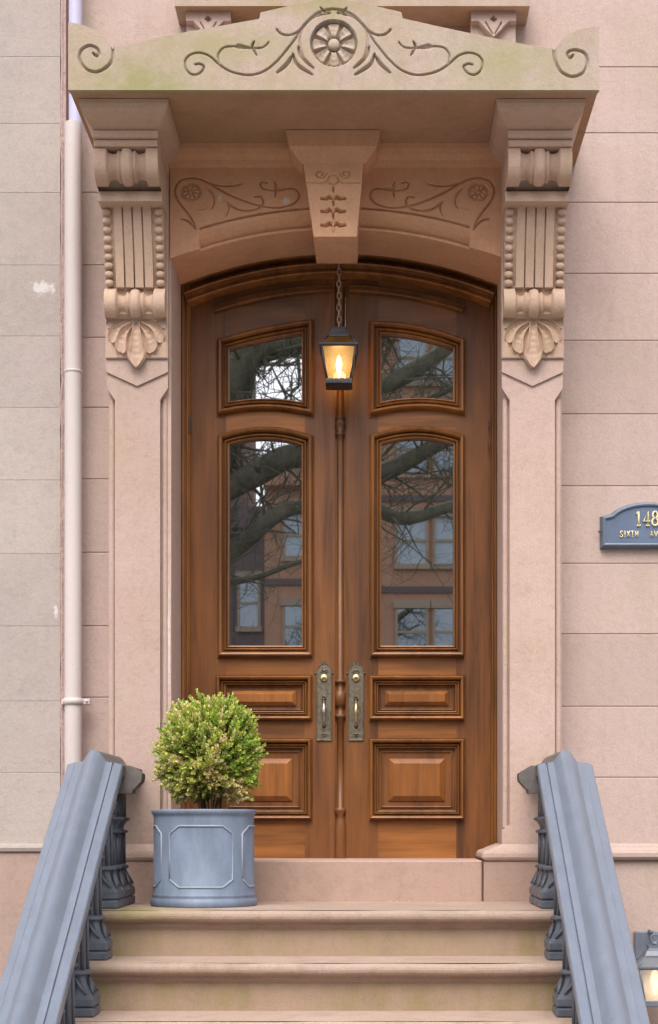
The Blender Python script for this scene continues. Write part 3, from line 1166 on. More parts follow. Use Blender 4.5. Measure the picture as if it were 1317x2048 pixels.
pc.append((zz1(spr, False, 2.0, (657, 0)), .0065, .014, 0))
rc = cw(668, 86)


def pedf(X, Z):
    D = groove_depth(X, Z, pc)
    r_ = np.hypot(X - rc[0], Z - rc[1])
    # sunk bed for the rosette inside its raised ring
    ringlow = (r_ > .128) & (r_ < .142) & (Z > rc[1] - .06)
    D = np.maximum(D, np.where(ringlow, .010 * np.clip(1 - ((r_ - .135) / .006) ** 2, 0, 1), 0))
    D = np.maximum(D, np.where(r_ < .094, .028, 0))
    return D


xa, xb = ox[0], ox[-1]
xs = np.unique(np.concatenate([np.linspace(xa, xb, 700), np.linspace(cw(516, 0)[0], cw(524, 0)[0], 12), np.linspace(cw(800, 0)[0], cw(809, 0)[0], 12)]))
can = MB()
can.box((xa + .004, D_CAN + .030, zcb + .0), (xb - .004, D_WALL - .002, zcb + .10))
can.add([(xa + .004, D_CAN + .030, zcb + .1), (xb - .004, D_CAN + .030, zcb + .1), (xb - .004, D_WALL - .002, zcb + .16), (xa + .004, D_WALL - .002, zcb + .16)], [(0, 1, 2, 3)])
can = can.build('canopy', M['canopy'], por)
relief(xs, lambda x: zcb, ptop, 118, D_CAN, D_CAN + .031, pedf).build('pediment', M['pediment'], can)
# rosette of eight petals
for q in range(8):
    a0 = q * PI / 4 + PI / 8 + .07
    a1 = a0 + PI / 4 - .14
    A = np.zeros((13, 11, 3))
    for i in range(13):
        t_ = i / 12
        r_ = .026 + (.090 - .026) * t_
        for j in range(11):
            s_ = j / 10
            a = a0 + (a1 - a0) * s_
            pad = .5 * (.012 / max(r_, .012)) * (1 - t_)
            rr2 = r_ - (.006 * (2 * s_ - 1) ** 2 if t_ > .5 else 0)
            e_ = abs(2 * s_ - 1)
            y = D_CAN + .026 - .014 * math.sin(PI * min(1, .15 + t_ * .8)) ** .5 - .007 * np.interp(e_, [0, .6, .85, 1], [0, .35, 1, 0]) + .0035 * max(0, math.sin(t_ * 20)) * (1 - e_)
            if i in (0, 12) or j in (0, 10):
                y = D_CAN + .030
            A[i, j] = (rc[0] + rr2 * math.cos(a), y, rc[1] + rr2 * math.sin(a))
    MB().grid(A, True, flip=False).build('petal', M['pediment'], can)
MB().tube([(rc[0], D_CAN + .03, rc[1]), (rc[0], D_CAN + .012, rc[1]), (rc[0], D_CAN + .006, rc[1]), (rc[0], D_CAN + .003, rc[1])], [.024, .023, .017, .006], 18).build('rosette_boss', M['pediment'], can)

# stone door sill step
sil = MB()
sil.box((-.80, D_SILL, Z_LAND - .02), (.476, 7.6, PZ(1721, D_SILL)), .006)
sil.build('door_step', M['plinth'], por)

# ------------------------------------------------------------------ door frame and doors
frame = root('door_frame', 'moulded walnut frame lining the arched stone opening round the double doors', 'door frame', (CX, D_DOOR, 1.44))
ZD0 = PZ(1718, D_DOOR)
XDL = PX(383, D_DOOR)
XDR = PX(981, D_DOOR)
XO0, XO1 = CX - HALF, CX + HALF
for s_, xo, xi in ((1, XO0, XDL), (-1, XO1, XDR)):
    ym = D_DOOR
    pr = [(0, ym - .052), (.006 * s_, ym - .058), (.012 * s_, ym - .052), (.013 * s_, ym - .040), (.017 * s_, ym - .040), (.021 * s_, ym - .047), (.027 * s_, ym - .047), (.030 * s_, ym - .036)]
    wdt = abs(xi - xo)
    pr = [(xo + a / .034 * wdt, b) for a, b in pr] + [(xi - .002 * s_, ym - .030), (xi - .001 * s_, ym - .012), (xi + .002 * s_, ym + .03), (xo, ym + .03)]
    if s_ < 0:
        pr = pr[::-1]
    MB().prism_z([(a, b) for a, b in pr], ZD0 + .001, ZS + .06).build('jamb', M['wood_m'], frame)
ang = math.asin((HALF) / RAD)
path = []
for i in range(49):
    a = -ang * 1.0 + 2 * ang * i / 48
    path.append((CX + RAD * math.sin(a), ZO + RAD * math.cos(a)))
hp = [(-.012, 7.5), (-.012, 7.349), (.005, 7.349), (.005, 7.415), (.034, 7.415), (.036, 7.352), (.041, 7.344), (.047, 7.350), (.050, 7.364), (.055, 7.368), (.064, 7.366), (.072, 7.352), (.079, 7.347), (.085, 7.353), (.088, 7.375), (.090, 7.412), (.090, 7.5)]
hd = MB()
hd.sweep(path, hp, closed=False)
hd.build('head_moulding', M['wood_m'], frame)
MB().box((XO0, 7.30, ZD0 - .006), (XO1, 7.5, ZD0 + .002)).build('threshold', M['strip'], frame)
# hinges and keeps on the jambs
for px, y0, y1, hx in ((380, 835, 868, 1), (978, 842, 856, 1), (978, 888, 897, 1)):
    x = PX(px, 7.39)
    MB().box((x - .003, 7.375, PZ(y1, 7.39)), (x + .004, 7.40, PZ(y0, 7.39)), .001).build('hinge_leaf', M['black'], frame)
x = PX(356, 7.37)
mbk = MB().lathe([(.0045, 0), (.009, .01), (.008, .03), (.004, .045), (.006, .06), (.0085, .065), (.004, .075)], (x + .004, 7.352, PZ(950, 7.37)), 12)
mbk.build('jamb_knob', M['wood_m'], frame)


def P2(pts, d=D_DOOR):
    return [W(x, y, d) for x, y in pts]


def arc3(a, b, c, n=14):
    """circular-ish arc through three pixel points (parabola in x)"""
    (x0, y0), (x1, y1), (x2, y2) = a, b, c
    out = []
    for i in range(n + 1):
        x = x0 + (x2 - x0) * i / n
        L0 = (x - x1) * (x - x2) / ((x0 - x1) * (x0 - x2))
        L1 = (x - x0) * (x - x2) / ((x1 - x0) * (x1 - x2))
        L2 = (x - x0) * (x - x1) / ((x2 - x0) * (x2 - x1))
        out.append((x, y0 * L0 + y1 * L1 + y2 * L2))
    return out


FD = D_DOOR
BOL = [(.000, FD + .028), (.000, FD - .000), (.002, FD - .006), (.006, FD - .008), (.009, FD - .004), (.0095, FD + .006), (.012, FD + .006), (.0125, FD - .008), (.017, FD - .016), (.022, FD - .013), (.0245, FD - .004),
       (.025, FD + .010), (.030, FD + .010), (.0305, FD - .018), (.036, FD - .030), (.044, FD - .034), (.050, FD - .026), (.053, FD - .010), (.054, FD - .004), (.0585, FD - .006), (.060, FD + .002)]


def bol(w_, path, name, par, mat='wood_m'):
    """bolection moulding, path = the sight line (inner edge), w_ = total width"""
    k_ = w_ / .060
    return MB().sweep(path, [(a * k_, b) for a, b in BOL], closed=True).build(name, M[mat], par)


def leaf(k):
    left = (k == 0)
    lab = ('left leaf of the walnut double door, with silver grip on its bronze plate' if left else
           'right leaf of the walnut double door, with brass grip on its bronze plate')
    r = root('entrance_door', lab, 'door', ((XDL if left else XDR), FD, ZD0), group='pair of arched walnut entrance doors')
    # horizontal pixel frame of this leaf
    if left:
        e0, e1 = 383, 670.5
        gl, gr = 459, 604
        ol, or_ = 430, 627
    else:
        e0, e1 = 692, 981
        gl, gr = 763, 907
        ol, or_ = 736, 932
    th0, th1 = FD, FD + .05
    # sight lines (glass edges)
    if left:
        up_b = [(gl, 803.5), (531, 797), (gr, 804)]
        up_t = [(gl, 698), (540, 678), (gr, 667)]
        lo_t = [(gl, 889), (530, 878), (gr, 890)]
    else:
        up_b = [(gl, 804), (833, 796), (gr, 802)]
        up_t = [(gl, 668), (840, 677), (gr, 697)]
        lo_t = [(gl, 888), (835, 877), (gr, 889)]
    lo_b = 1291.5
    A_ut = arc3(*up_t)
    A_ub = arc3(*up_b)
    A_lt = arc3(*lo_t)
    mid_up = [(x, y) for x, y in A_ub]
    # stiles
    def topz(px):
        return arch(PX(px, FD), -.085)
    def stile(a, b, nm):
        n = 8
        pts = [W(a, 1716.5, FD), W(b, 1716.5, FD)] + [(PX(b + (a - b) * i / n, FD), topz(b + (a - b) * i / n)) for i in range(n + 1)]
        return MB().prism(pts, th0, th1).build(nm, M['wood_v'], r)
    stile(e0, gl - 6, 'stile')
    stile(gr + 6, e1, 'stile')
    a, b = gl - 8, gr + 8
    def railp(bot, top, nm='rail', dy=.0):
        pts = [W(x, y, FD) for x, y in bot] + [q if isinstance(q, Vector) else W(*q, FD) for q in top[::-1]]
        return MB().prism([tuple(p)[:2] for p in pts], th0 + .0012, th1 - .001).build(nm, M['wood_h'], r)
    def shift(pts, dy, a=a, b=b):
        q = [(x, y + dy) for x, y in pts]
        q[0] = (a, q[0][1])
        q[-1] = (b, q[-1][1])
        return q
    # top rail, lock rail between the panes, and the rails below
    topline = [Vector((PX(a + (b - a) * i / 12, FD), topz(a + (b - a) * i / 12))) for i in range(13)]
    railp(shift(A_ut, -4), topline)
    railp(shift(A_lt, -4), shift(A_ub, 4))
    railp([(a, 1360), (b, 1360)], [(a, 1295), (b, 1295)])
    railp([(a, 1486), (b, 1486)], [(a, 1434), (b, 1434)])
    railp([(a, 1716.5), (b, 1716.5)], [(a, 1630), (b, 1630)])
    # panes
    def pane(pts):
        return MB().prism([W(x, y, FD) for x, y in pts], FD + .024, FD + .030)
    g_up = [(gl - 3, A_ub[0][1] + 3)] + [(x, y + 3) for x, y in A_ub] + [(gr + 3, A_ub[-1][1] + 3), (gr + 3, A_ut[-1][1] - 3)] + [(x, y - 3) for x, y in A_ut[::-1]] + [(gl - 3, A_ut[0][1] - 3)]
    pane(g_up).build('glass_pane', M['glass'], r)
    g_lo = [(gl - 3, lo_b + 3), (gr + 3, lo_b + 3), (gr + 3, A_lt[-1][1] - 3)] + [(x, y - 3) for x, y in A_lt[::-1]] + [(gl - 3, A_lt[0][1] - 3)]
    pane(g_lo).build('glass_pane', M['glass'], r)
    # bolection mouldings (path runs so that the left-hand normal points outwards)
    wpx = lambda n_: n_ * FD / F
    up = [W(x, y, FD) for x, y in A_ub] + [W(x, y, FD) for x, y in A_ut[::-1]]
    bol(wpx(26), up, 'pane_moulding', r)
    lo = [W(gl, lo_b, FD), W(gr, lo_b, FD)] + [W(x, y, FD) for x, y in A_lt[::-1]]
    bol(wpx(25), lo, 'pane_moulding', r)
    # two raised panels
    for (y0, y1, in_, rz) in ((1352, 1440, 21, (1381, 1411)), (1478, 1639, 21, (1517, 1602))):
        px0, px1 = ol + in_, or_ - in_
        q0, q1 = y0 + 18, y1 - 18
        bol(wpx(20), [W(px0, q1, FD), W(px1, q1, FD), W(px1, q0, FD), W(px0, q0, FD)], 'panel_moulding', r)
        # sunk field with its own fillet
        f = MB()
        f.prism([W(px0 - 3, q1 + 3, FD), W(px1 + 3, q1 + 3, FD), W(px1 + 3, q0 - 3, FD), W(px0 - 3, q0 - 3, FD)], FD + .014, FD + .03)
        ins = 9 if y1 < 1450 else 19
        fld = [(px0 + ins * .45, q1 - ins * .42), (px1 - ins * .45, q1 - ins * .42), (px1 - ins * .45, q0 + ins * .42), (px0 + ins * .45, q0 + ins * .42)]
        f.sweep([W(x, y, FD) for x, y in fld], [(-.003, FD + .015), (-.002, FD + .009), (.002, FD + .006), (.006, FD + .009), (.007, FD + .015)], closed=True)
        field = f.build('panel', M['wood_v'], r)
        # raised centre with bevelled edges
        cxl, cxr = (px0 + px1) / 2 - (64 if y1 < 1450 else 56), (px0 + px1) / 2 + (64 if y1 < 1450 else 56)
        z0_, z1_ = rz[1], rz[0]
        bv = 7.5 if y1 < 1450 else 10
        yf = FD - .008
        ring = lambda i_, yy: [(PX(cxl + i_, FD), yy, PZ(z0_ - i_, FD)), (PX(cxr - i_, FD), yy, PZ(z0_ - i_, FD)), (PX(cxr - i_, FD), yy, PZ(z1_ + i_, FD)), (PX(cxl + i_, FD), yy, PZ(z1_ + i_, FD))]
        v = ring(0, FD + .014) + ring(0, FD + .008) + ring(bv, yf) + ring(bv + .9, yf)
        fc = []
        for c_ in range(3):
            for i in range(4):
                j = (i + 1) % 4
                fc.append((c_ * 4 + i, c_ * 4 + j, c_ * 4 + 4 + j, c_ * 4 + 4 + i))
        fc.append((12, 13, 14, 15))
        MB().add(v, fc).build('raised_centre', M['wood_p'], field)
    # curved head moulding on the leaf
    xa_, xb_ = (427, 663) if left else (700, 930)
    pth = []
    for i in range(25):
        px = xa_ + (xb_ - xa_) * i / 24
        pth.append((PX(px, FD), arch(PX(px, FD), -.118)))
    tp = [(0, FD + .002), (.001, FD - .014), (.006, FD - .020), (.011, FD - .014), (.012, FD - .010), (.018, FD - .010), (.022, FD - .022), (.029, FD - .027), (.035, FD - .020), (.037, FD + .002)]
    MB().sweep(pth, tp, closed=False).build('head_moulding', M['wood_m'], r)
    # bronze plate
    d = FD - .006
    pc_ = 648.5 if left else 712.5
    hw_ = 15.2
    arcpts = []
    for i in range(9):   # pointed arch
        t_ = i / 8
        arcpts.append((pc_ + hw_ * (1 - t_ ** 1.75), 1347 - 21 * math.sin(t_ * PI / 2) ** .95))
    arcp = arcpts + [(2 * pc_ - x, y) for x, y in arcpts[::-1][1:]]
    out_ = [(pc_ - hw_, 1481), (pc_ + hw_, 1481)] + arcp
    pts = [W(x, y, d) for x, y in out_]
    pl = MB().prism(pts, d, FD)
    pl.sweep(pts, [(-.006, d + .0005), (-.005, d - .002), (-.001, d - .0025), (.0005, d)], closed=True)
    plate = pl.build('handle_plate', M['bronze'], r)
    orn = MB()
    cxw = PX(pc_, d)
    for px, py, rr_ in ((0, 1323, .0042), (-3.2, 1325.5, .0035), (3.2, 1325.5, .0035), (0, 1320.5, .0035), (-17, 1346, .0042), (17, 1346, .0042)):
        x, z = W(pc_ + px, py, d)
        orn.lathe([(.0003, rr_), (rr_ * .8, rr_ * .6), (rr_, 0), (rr_ * .8, -rr_ * .6), (.0003, -rr_)], (x, d + .001, z), 8)
    x, z = W(pc_, 1341, d)
    orn.lathe([(.001, .007), (.006, .003), (.006, -.003), (.001, -.007)], (x, d - .002, z), 8, sq=(1, .6))
    for sg in (-1, 1):
        orn.tube([(x + sg * .004, d - .001, z), (x + sg * .013, d - .002, z + .004), (x + sg * .015, d - .002, z - .006), (x + sg * .008, d - .002, z - .010)], .0022, 6)
        x2, z2 = W(pc_, 1470, d)
        orn.tube([(x2, d - .001, z2 - .008), (x2 + sg * .012, d - .002, z2 - .005), (x2 + sg * .016, d - .002, z2 + .004), (x2 + sg * .010, d - .002, z2 + .008), (x2 + sg * .006, d - .002, z2 + .002)], .0024, 6)
        for py in (1367, 1389, 1412, 1435, 1463):
            xx, zz_ = W(pc_ + sg * 11.5, py, d)
            orn.lathe([(.0002, .0018), (.0018, 0), (.0002, -.0018)], (xx, d - .0005, zz_), 6)
    x2, z2 = W(pc_, 1468, d)
    orn.lathe([(.001, .006), (.005, .003), (.005, -.003), (.001, -.006)], (x2, d - .002, z2), 8, sq=(1, .6))
    orn.build('plate_ornament', M['bronze'], plate)
    x, z = W(pc_, 1356, d)
    cy_ = MB()
    cy_.tube([(x, d, z), (x, d - .007, z), (x, d - .009, z)], [.0165 * 1, .0165, .0145], 20)
    cy_.build('lock_cylinder', M['brass'], plate)
    mk_ = MB()
    mk_.tube([(x, d - .009, z), (x, d - .0105, z)], [.006, .0055], 12)
    mk_.box((x - .0008, d - .0112, z - .004), (x + .0008, d - .0104, z + .003))
    mk_.build('keyhole', M['bronze'], plate)
    # grip
    za, zb2 = PZ(1398, d), PZ(1451, d)
    path_ = []
    rad_ = []
    for i in range(17):
        t_ = i / 16
        path_.append((x, d - .012 - .030 * math.sin(PI * t_) ** .7, za - .004 + (zb2 - za + .008) * t_))
        rad_.append(.0032 + .0052 * math.sin(PI * t_) ** 1.2)
    tag(MB().tube(path_, rad_, 12).build('grip', M['nickel' if left else 'brass'], plate), 'worn silver grip' if left else 'worn brass grip')
    po = MB()
    for z_ in (za, zb2):
        po.tube([(x, d, z_), (x, d - .004, z_), (x, d - .006, z_), (x, d - .016, z_)], [.011, .010, .005, .005], 12)
    po.tube([(x, d - .005, za + .012), (x, d - .012, za + .010), (x, d - .022, za + .012)], [.005, .006, .004], 10)
    po.build('grip_mount', M['bronze'], plate)
    return r


dl = leaf(0)
dr = leaf(1)
# turned meeting bead, fixed to the left leaf
mx = PX(681, FD)


def zp(y):
    return PZ(y, FD)


prof = []
for y, r_ in ((1716, 10.5), (1655, 10.2), (1642, 8.5), (1630, 7.2), (1622, 10.5), (1618, 10.5), (1615, 7.6), (1436, 7.4), (1434, 9.4), (1430, 9.4), (1428, 7.5), (1418, 6.2), (1412, 7), (1410, 9.6), (1384, 9.6), (1381, 7), (1370, 6.0),
              (1366, 7.5), (1365, 9.2), (1361, 9.2), (1359, 7.3), (885, 7.3), (872, 7.2), (870, 8.6), (867, 8.6), (865, 7.2), (850, 9.4), (848, 9.9), (845, 9.4), (839, 7.4), (837, 8.8), (834, 8.8), (832, 7.4), (600, 7.2), (572, 7.2)):
    prof.append(((r_ * 1.28 - 1.6 if r_ > 8 else r_ * .92) * FD / F, zp(y)))
MB().prism([(PX(668, FD), zp(1716)), (PX(680.6, FD), zp(1716)), (PX(680.6, FD), zp(560)), (PX(668, FD), zp(560))], FD + .014, FD + .045).build('rebate', M['wood_m'], dl)
MB().prism([(PX(681.4, FD), zp(1716)), (PX(694, FD), zp(1716)), (PX(694, FD), zp(560)), (PX(681.4, FD), zp(560))], FD + .014, FD + .045).build('rebate', M['wood_m'], dr)
MB().lathe(prof, (mx, FD + .002, 0), 24).build('meeting_bead', M['wood_v'], dl)
MB().box((mx + .022, FD - .004, zp(760)), (mx + .025, FD + .001, zp(595))).build('draught_strip', M['nickel'], dr)

# ------------------------------------------------------------------ steps
steps = root('stone_steps', 'brownstone front steps with rounded nosings and mossy risers climbing to the doorway', 'steps', (-.17, 5.2, 0))
XS0, XS1 = -1.27, .93
for i in range(7):
    zt_ = Z_LAND - i * RISE
    yr = 6.285 - .28 * i
    yb_ = 7.2 if i == 0 else yr + .28 + .03
    n = .052
    pr = [(yr - n + .012, zt_)]
    for q in range(9):
        a = PI / 2 + PI * q / 8
        pr.append((yr - n + .022 + .024 * math.cos(a), zt_ - .024 + .024 * math.sin(a) * 1.0))
    pr += [(yr - n + .026, zt_ - .050), (yr - n + .034, zt_ - .052), (yr - n + .036, zt_ - .064), (yr - .006, zt_ - .068), (yr - .004, zt_ - .075), (yr + .02, zt_ - .075), (yb_, zt_ - .075), (yb_, zt_), pr[0]]
    # uneven, worn edge: split along the width
    xs = np.linspace(XS0, XS1, 34)
    wv_ = np.interp(xs, np.linspace(XS0, XS1, 12), rng.normal(size=12) * .0022)
    wz_ = np.interp(xs, np.linspace(XS0, XS1, 15), rng.normal(size=15) * .0012)
    A = np.zeros((34, len(pr), 3))
    for a_ in range(34):
        for b_, (y, z) in enumerate(pr):
            A[a_, b_] = (xs[a_], y + (wv_[a_] if b_ < 12 else 0), z + (wz_[a_] if 1 <= b_ < 12 else 0))
    m_ = MB().grid(A, False)
    for e_ in (0, -1):
        m_.add([tuple(p) for p in A[e_]], [tuple(range(len(pr)))])
    t_ = m_.build('tread', M['step'], steps)
    MB().box((XS0 + .01, yr, zt_ - RISE - .0), (XS1 - .01, yr + .1, zt_ - .074)).build('riser', M['riser'], steps)
MB().box((XS0 + .03, 6.40, 0), (XS1 - .03, 7.17, Z_LAND - .08)).build('core_block', M['riser'], steps)
for xs_ in (XS0 - .03, XS1 + .001):
    MB().prism_x([(6.9, Z_LAND - .08), (6.25, Z_LAND - .10), (4.5, .02), (4.5, 0), (6.9, 0)], xs_, xs_ + .03).build('side_wall', M['plinth'], steps)
# threshold between sill step and landing
for q in range(9):
    px_, d_ = ((782, 6.9), (795, 6.88), (868, 6.9), (880, 6.7), (933, 6.92), (690, 6.8), (800, 6.02), (820, 6.93), (565, 6.9))[q]
    zz_ = Z_LAND if d_ > 6.3 else Z_LAND - RISE
    x = PX(px_, d_)
    a = q * 1.3
    MB().add([(x - .009 * math.cos(a), d_ - .009 * math.sin(a), zz_ + .001), (x + .005 * math.sin(a), d_ - .004, zz_ + .004), (x + .009 * math.cos(a), d_ + .009 * math.sin(a), zz_ + .002), (x - .004 * math.sin(a), d_ + .005, zz_ + .005)],
             [(0, 1, 2, 3)]).build('fallen_leaf', M['cream'])
    o = COL.objects[-1]
    lb = ('small dry leaf below the door step, left one of a close pair',
          'small dry leaf below the door step, right one of a close pair',
          'small dry leaf at the foot of the door step below the right door leaf',
          'small dry leaf out on the landing in front of the right door leaf',
          'small dry leaf against the right-hand plinth at the end of the door step',
          'small dry leaf out on the landing below the meeting of the doors',
          'small dry leaf lying alone on the second step down',
          'small dry leaf lying close against the door step, between the pair and the plinth',
          'small dry leaf on the landing just right of the planter')[q]
    tag(o, lb, 'fallen leaf', group='dry leaves on the steps')

# ------------------------------------------------------------------ railings
GR = (-1.106, .768)
SL = RISE / .28
YT = 6.42
ZR = 1.836
for k, gx in enumerate(GR):
    s_ = 1 if k == 0 else -1    # towards the steps
    r = root('stair_railing', ('left-hand grey iron stair railing with broad moulded handrail beside the planter' if k == 0 else
                               'right-hand grey iron stair railing with broad moulded handrail below the house number plaque'), 'railing', (gx, 5.4, 0),
             group='iron railings either side of the steps')
    # cross-section across the rail
    cs = [(-.108, -.040), (-.110, .000), (-.106, .006), (-.078, .014), (-.0755, .005), (-.073, .005), (-.070, .014), (-.058, .013), (-.046, .018), (-.035, .032), (-.024, .049), (-.011, .060), (0, .063)]
    cs = cs + [(-a, (.0125 if b == .005 else b)) for a, b in cs[::-1][1:]]
    ylow = YT - (ZR - .62) / SL
    n = 60
    A = np.zeros((len(cs), n, 3))
    for i, (a, b) in enumerate(cs):
        for j in range(n):
            y = ylow + (YT - ylow) * j / (n - 1)
            z = ZR - (YT - y) * SL
            A[i, j] = (gx - a * s_, y - b * .25, z + b + .0014 * math.sin(y * 9 + a * 20))
    m_ = MB().grid(A, False, flip=(s_ > 0))
    m_.sm = [True] * len(m_.sm)
    e_ = [tuple(p) for p in A[:, -1]]
    m_.add(e_, [tuple(range(len(e_)))])
    e_ = [tuple(p) for p in A[:, 0]]
    m_.add(e_, [tuple(range(len(e_)))])
    # flat underside
    u0 = A[0]
    u1 = A[-1]
    m_.grid(np.stack([u0, u1], 0), False)
    hr = m_.build('handrail', M['rail'], r)
    try:
        md = hr.modifiers.new('edge', 'EDGE_SPLIT')
        md.split_angle = R(28)
    except Exception:
        pass
    # level rail over the landing to the wall
    lv_ = MB()
    A2 = np.zeros((len(cs), 2, 3))
    for i, (a, b) in enumerate(cs):
        A2[i, 0] = (gx - a * s_, YT - b * .25, ZR + b)
        A2[i, 1] = (gx - a * s_, 7.16, ZR + b)
    lv_.grid(A2, False, flip=(s_ > 0))
    lv_.grid(np.stack([A2[0], A2[-1]], 0), False)
    lv_.build('level_handrail', M['capiron'], r)
    # moulded cap under the level rail
    v = []
    y0c, y1c = 6.50, 6.60
    for (hw_, z) in ((.135, 1.728), (.138, 1.742), (.150, 1.752), (.160, 1.764), (.172, 1.776), (.175, 1.790), (.175, 1.808), (.168, 1.814), (.125, 1.840)):
        e_ = 0.0
        ho = .09 + (hw_ - .135) * .5
        xl_, xr_ = (gx - ho, gx + hw_) if k == 0 else (gx - hw_, gx + ho)
        v.append([(xl_, y0c - e_, z), (xr_, y0c - e_, z), (xr_, y1c + e_, z), (xl_, y1c + e_, z), (xl_, y0c - e_, z)])
    A3 = np.array(v).transpose(1, 0, 2)
    m_ = MB().grid(A3, False)
    m_.add(v[0][:4], [(3, 2, 1, 0)])
    m_.add(v[-1][:4], [(0, 1, 2, 3)])
    m_.build('rail_cap', M['capiron'], r)

    def oct_ring(m__, cx, cy, prof_, sq=False, smooth=False):
        m__.lathe(prof_, (cx, cy, 0), 8, smooth=smooth, rot=PI / 8)

    bx = gx + .029 * s_

    def baluster(y, ztread, ztop_):
        H_ = ztop_ - ztread
        base = MB()
        hb = .076
        base.box((bx - hb, y - hb, ztread), (bx + hb, y + hb, ztread + .034), .006)
        base.box((bx - hb, y - hb, ztread + .036), (bx + hb, y + hb, ztread + .072), .006)
        # flared, concave shoulder
        pr_ = []
        v_ = []
        for t_ in np.linspace(0, 1, 7):
            hh_ = hb - .004 - (hb - .042) * (1 - (1 - t_) ** 2)
            cc = hh_ * .42 * (0.35 + .65 * t_)
            zz_ = ztread + .072 + .075 * t_
            ring_ = [(-hh_ + cc, -hh_), (hh_ - cc, -hh_), (hh_, -hh_ + cc), (hh_, hh_ - cc), (hh_ - cc, hh_), (-hh_ + cc, hh_), (-hh_, hh_ - cc), (-hh_, -hh_ + cc), (-hh_ + cc, -hh_)]
            v_.append([(bx + a, y + b, zz_) for a, b in ring_])
        A4 = np.array(v_).transpose(1, 0, 2)
        base.grid(A4, False)
        bo = base.build('baluster_base', M['iron'], r)
        # leaf carving on the shoulder
        lf = MB()
        for q in range(4):
            a = q * PI / 2
            ca, sa = math.cos(a), math.sin(a)
            for s2 in (-1, 0, 1):
                p0 = (0.0, -.044, .147)
                p1 = (s2 * .026, -.058, .110)
                p2 = (s2 * .048, -.070, .085)
                pts_ = []
                for p in (p0, p1, p2):
                    px_, py_ = p[0] * ca - p[1] * sa, p[0] * sa + p[1] * ca
                    pts_.append((bx + px_, y + py_, ztread + p[2]))
                lf.tube(pts_, [.003, .006, .004], 6)
        lf.build('leaf_carving', M['iron'], bo)
        zs0 = ztread + .147
        sh = MB()
        P_ = [(.044, zs0), (.056, zs0 + .004), (.060, zs0 + .010), (.056, zs0 + .017), (.046, zs0 + .020), (.044, zs0 + .022)]
        sh.lathe(P_, (bx, y, 0), 16)
        ztr = ztop_ - .165
        P2_ = [(.040, zs0 + .020), (.038, ztr)]
        sh.lathe(P2_, (bx, y, 0), 8, smooth=False, rot=PI / 8)
        for q in range(8):
            a = q * PI / 4
            sh.tube([(bx + .040 * math.cos(a), y + .040 * math.sin(a), zs0 + .022), (bx + .038 * math.cos(a), y + .038 * math.sin(a), ztr)], .0075, 6)
        sh.build('baluster_shaft', M['iron'], r)
        cp = MB()
        cp.lathe([(.042, ztr), (.056, ztr + .004), (.058, ztr + .010), (.050, ztr + .015), (.038, ztr + .018), (.040, ztr + .030), (.052, ztr + .050), (.064, ztr + .056), (.066, ztr + .062), (.058, ztr + .068), (.046, ztr + .070)], (bx, y, 0), 16)
        for q in range(4):
            a = q * PI / 2 + PI / 4
            cp.tube([(bx + .046 * math.cos(a), y + .046 * math.sin(a), ztr + .068), (bx + .046 * math.cos(a), y + .046 * math.sin(a), ztop_)], .011, 8)
        cp.lathe([(.018, ztr + .068), (.018, ztop_)], (bx, y, 0), 10)
        cp.build('baluster_capital', M['iron'], r)

    for yb__ in (6.40, 6.56, 6.73):
        baluster(yb__, Z_LAND, 1.730 if yb__ > 6.45 else 1.79)
    for i in range(1, 6):
        yb__ = 6.285 - .28 * i + .135
        zt_ = Z_LAND - i * RISE
        baluster(yb__, zt_, ZR - (YT - yb__) * SL - .02)
    # raking bottom member seen between balusters, and the foot newel
    MB().prism_x([(6.30, Z_LAND + .02), (6.30, Z_LAND + .02 - .0), (4.60, .30), (4.60, .26), (6.30, Z_LAND - .02)], gx - .02 * 0 - .062 * s_ - .012, gx - .062 * s_ + .012).build('raking_bar', M['iron'], r)
    nw = MB()
    nw.box((gx - .11, 4.52, 0), (gx + .11, 4.74, .12), .01)
    nw.lathe([(.085, .12), (.06, .18), (.055, .40), (.08, .46), (.10, .52), (.06, .57), (.02, .60)], (gx, 4.63, 0), 16)
    nw.build('newel_post', M['iron'], r)

# ------------------------------------------------------------------ planter and boxwood
PXC, PYC = PX(408.5, 6.605), 6.605
ZP = PZ(1619, 6.6)
HP = ZP - Z_LAND
RP = .2080
plr = root('round_planter', 'round blue grey lead planter with octagonal raised panels at the left of the landing', 'planter', (PXC, PYC, Z_LAND))
body = MB()
body.lathe([(RP * 1.03, .001), (RP * 1.045, .006), (RP * 1.048, .018), (RP * 1.035, .030), (RP * 1.01, .033), (RP * 1.012, .040), (RP * 1.02, .044), (RP * 1.01, .050), (RP * .992, .054), (RP * .985, .36 * HP / .396),
            (RP * .985, HP - .028), (RP * 1.0, HP - .022), (RP * 1.025, HP - .016), (RP * 1.03, HP - .006), (RP * 1.02, HP), (RP * .95, HP), (RP * .95, HP - .05)], (PXC, PYC, Z_LAND), 96)
body.build('planter_body', M['lead'], plr)
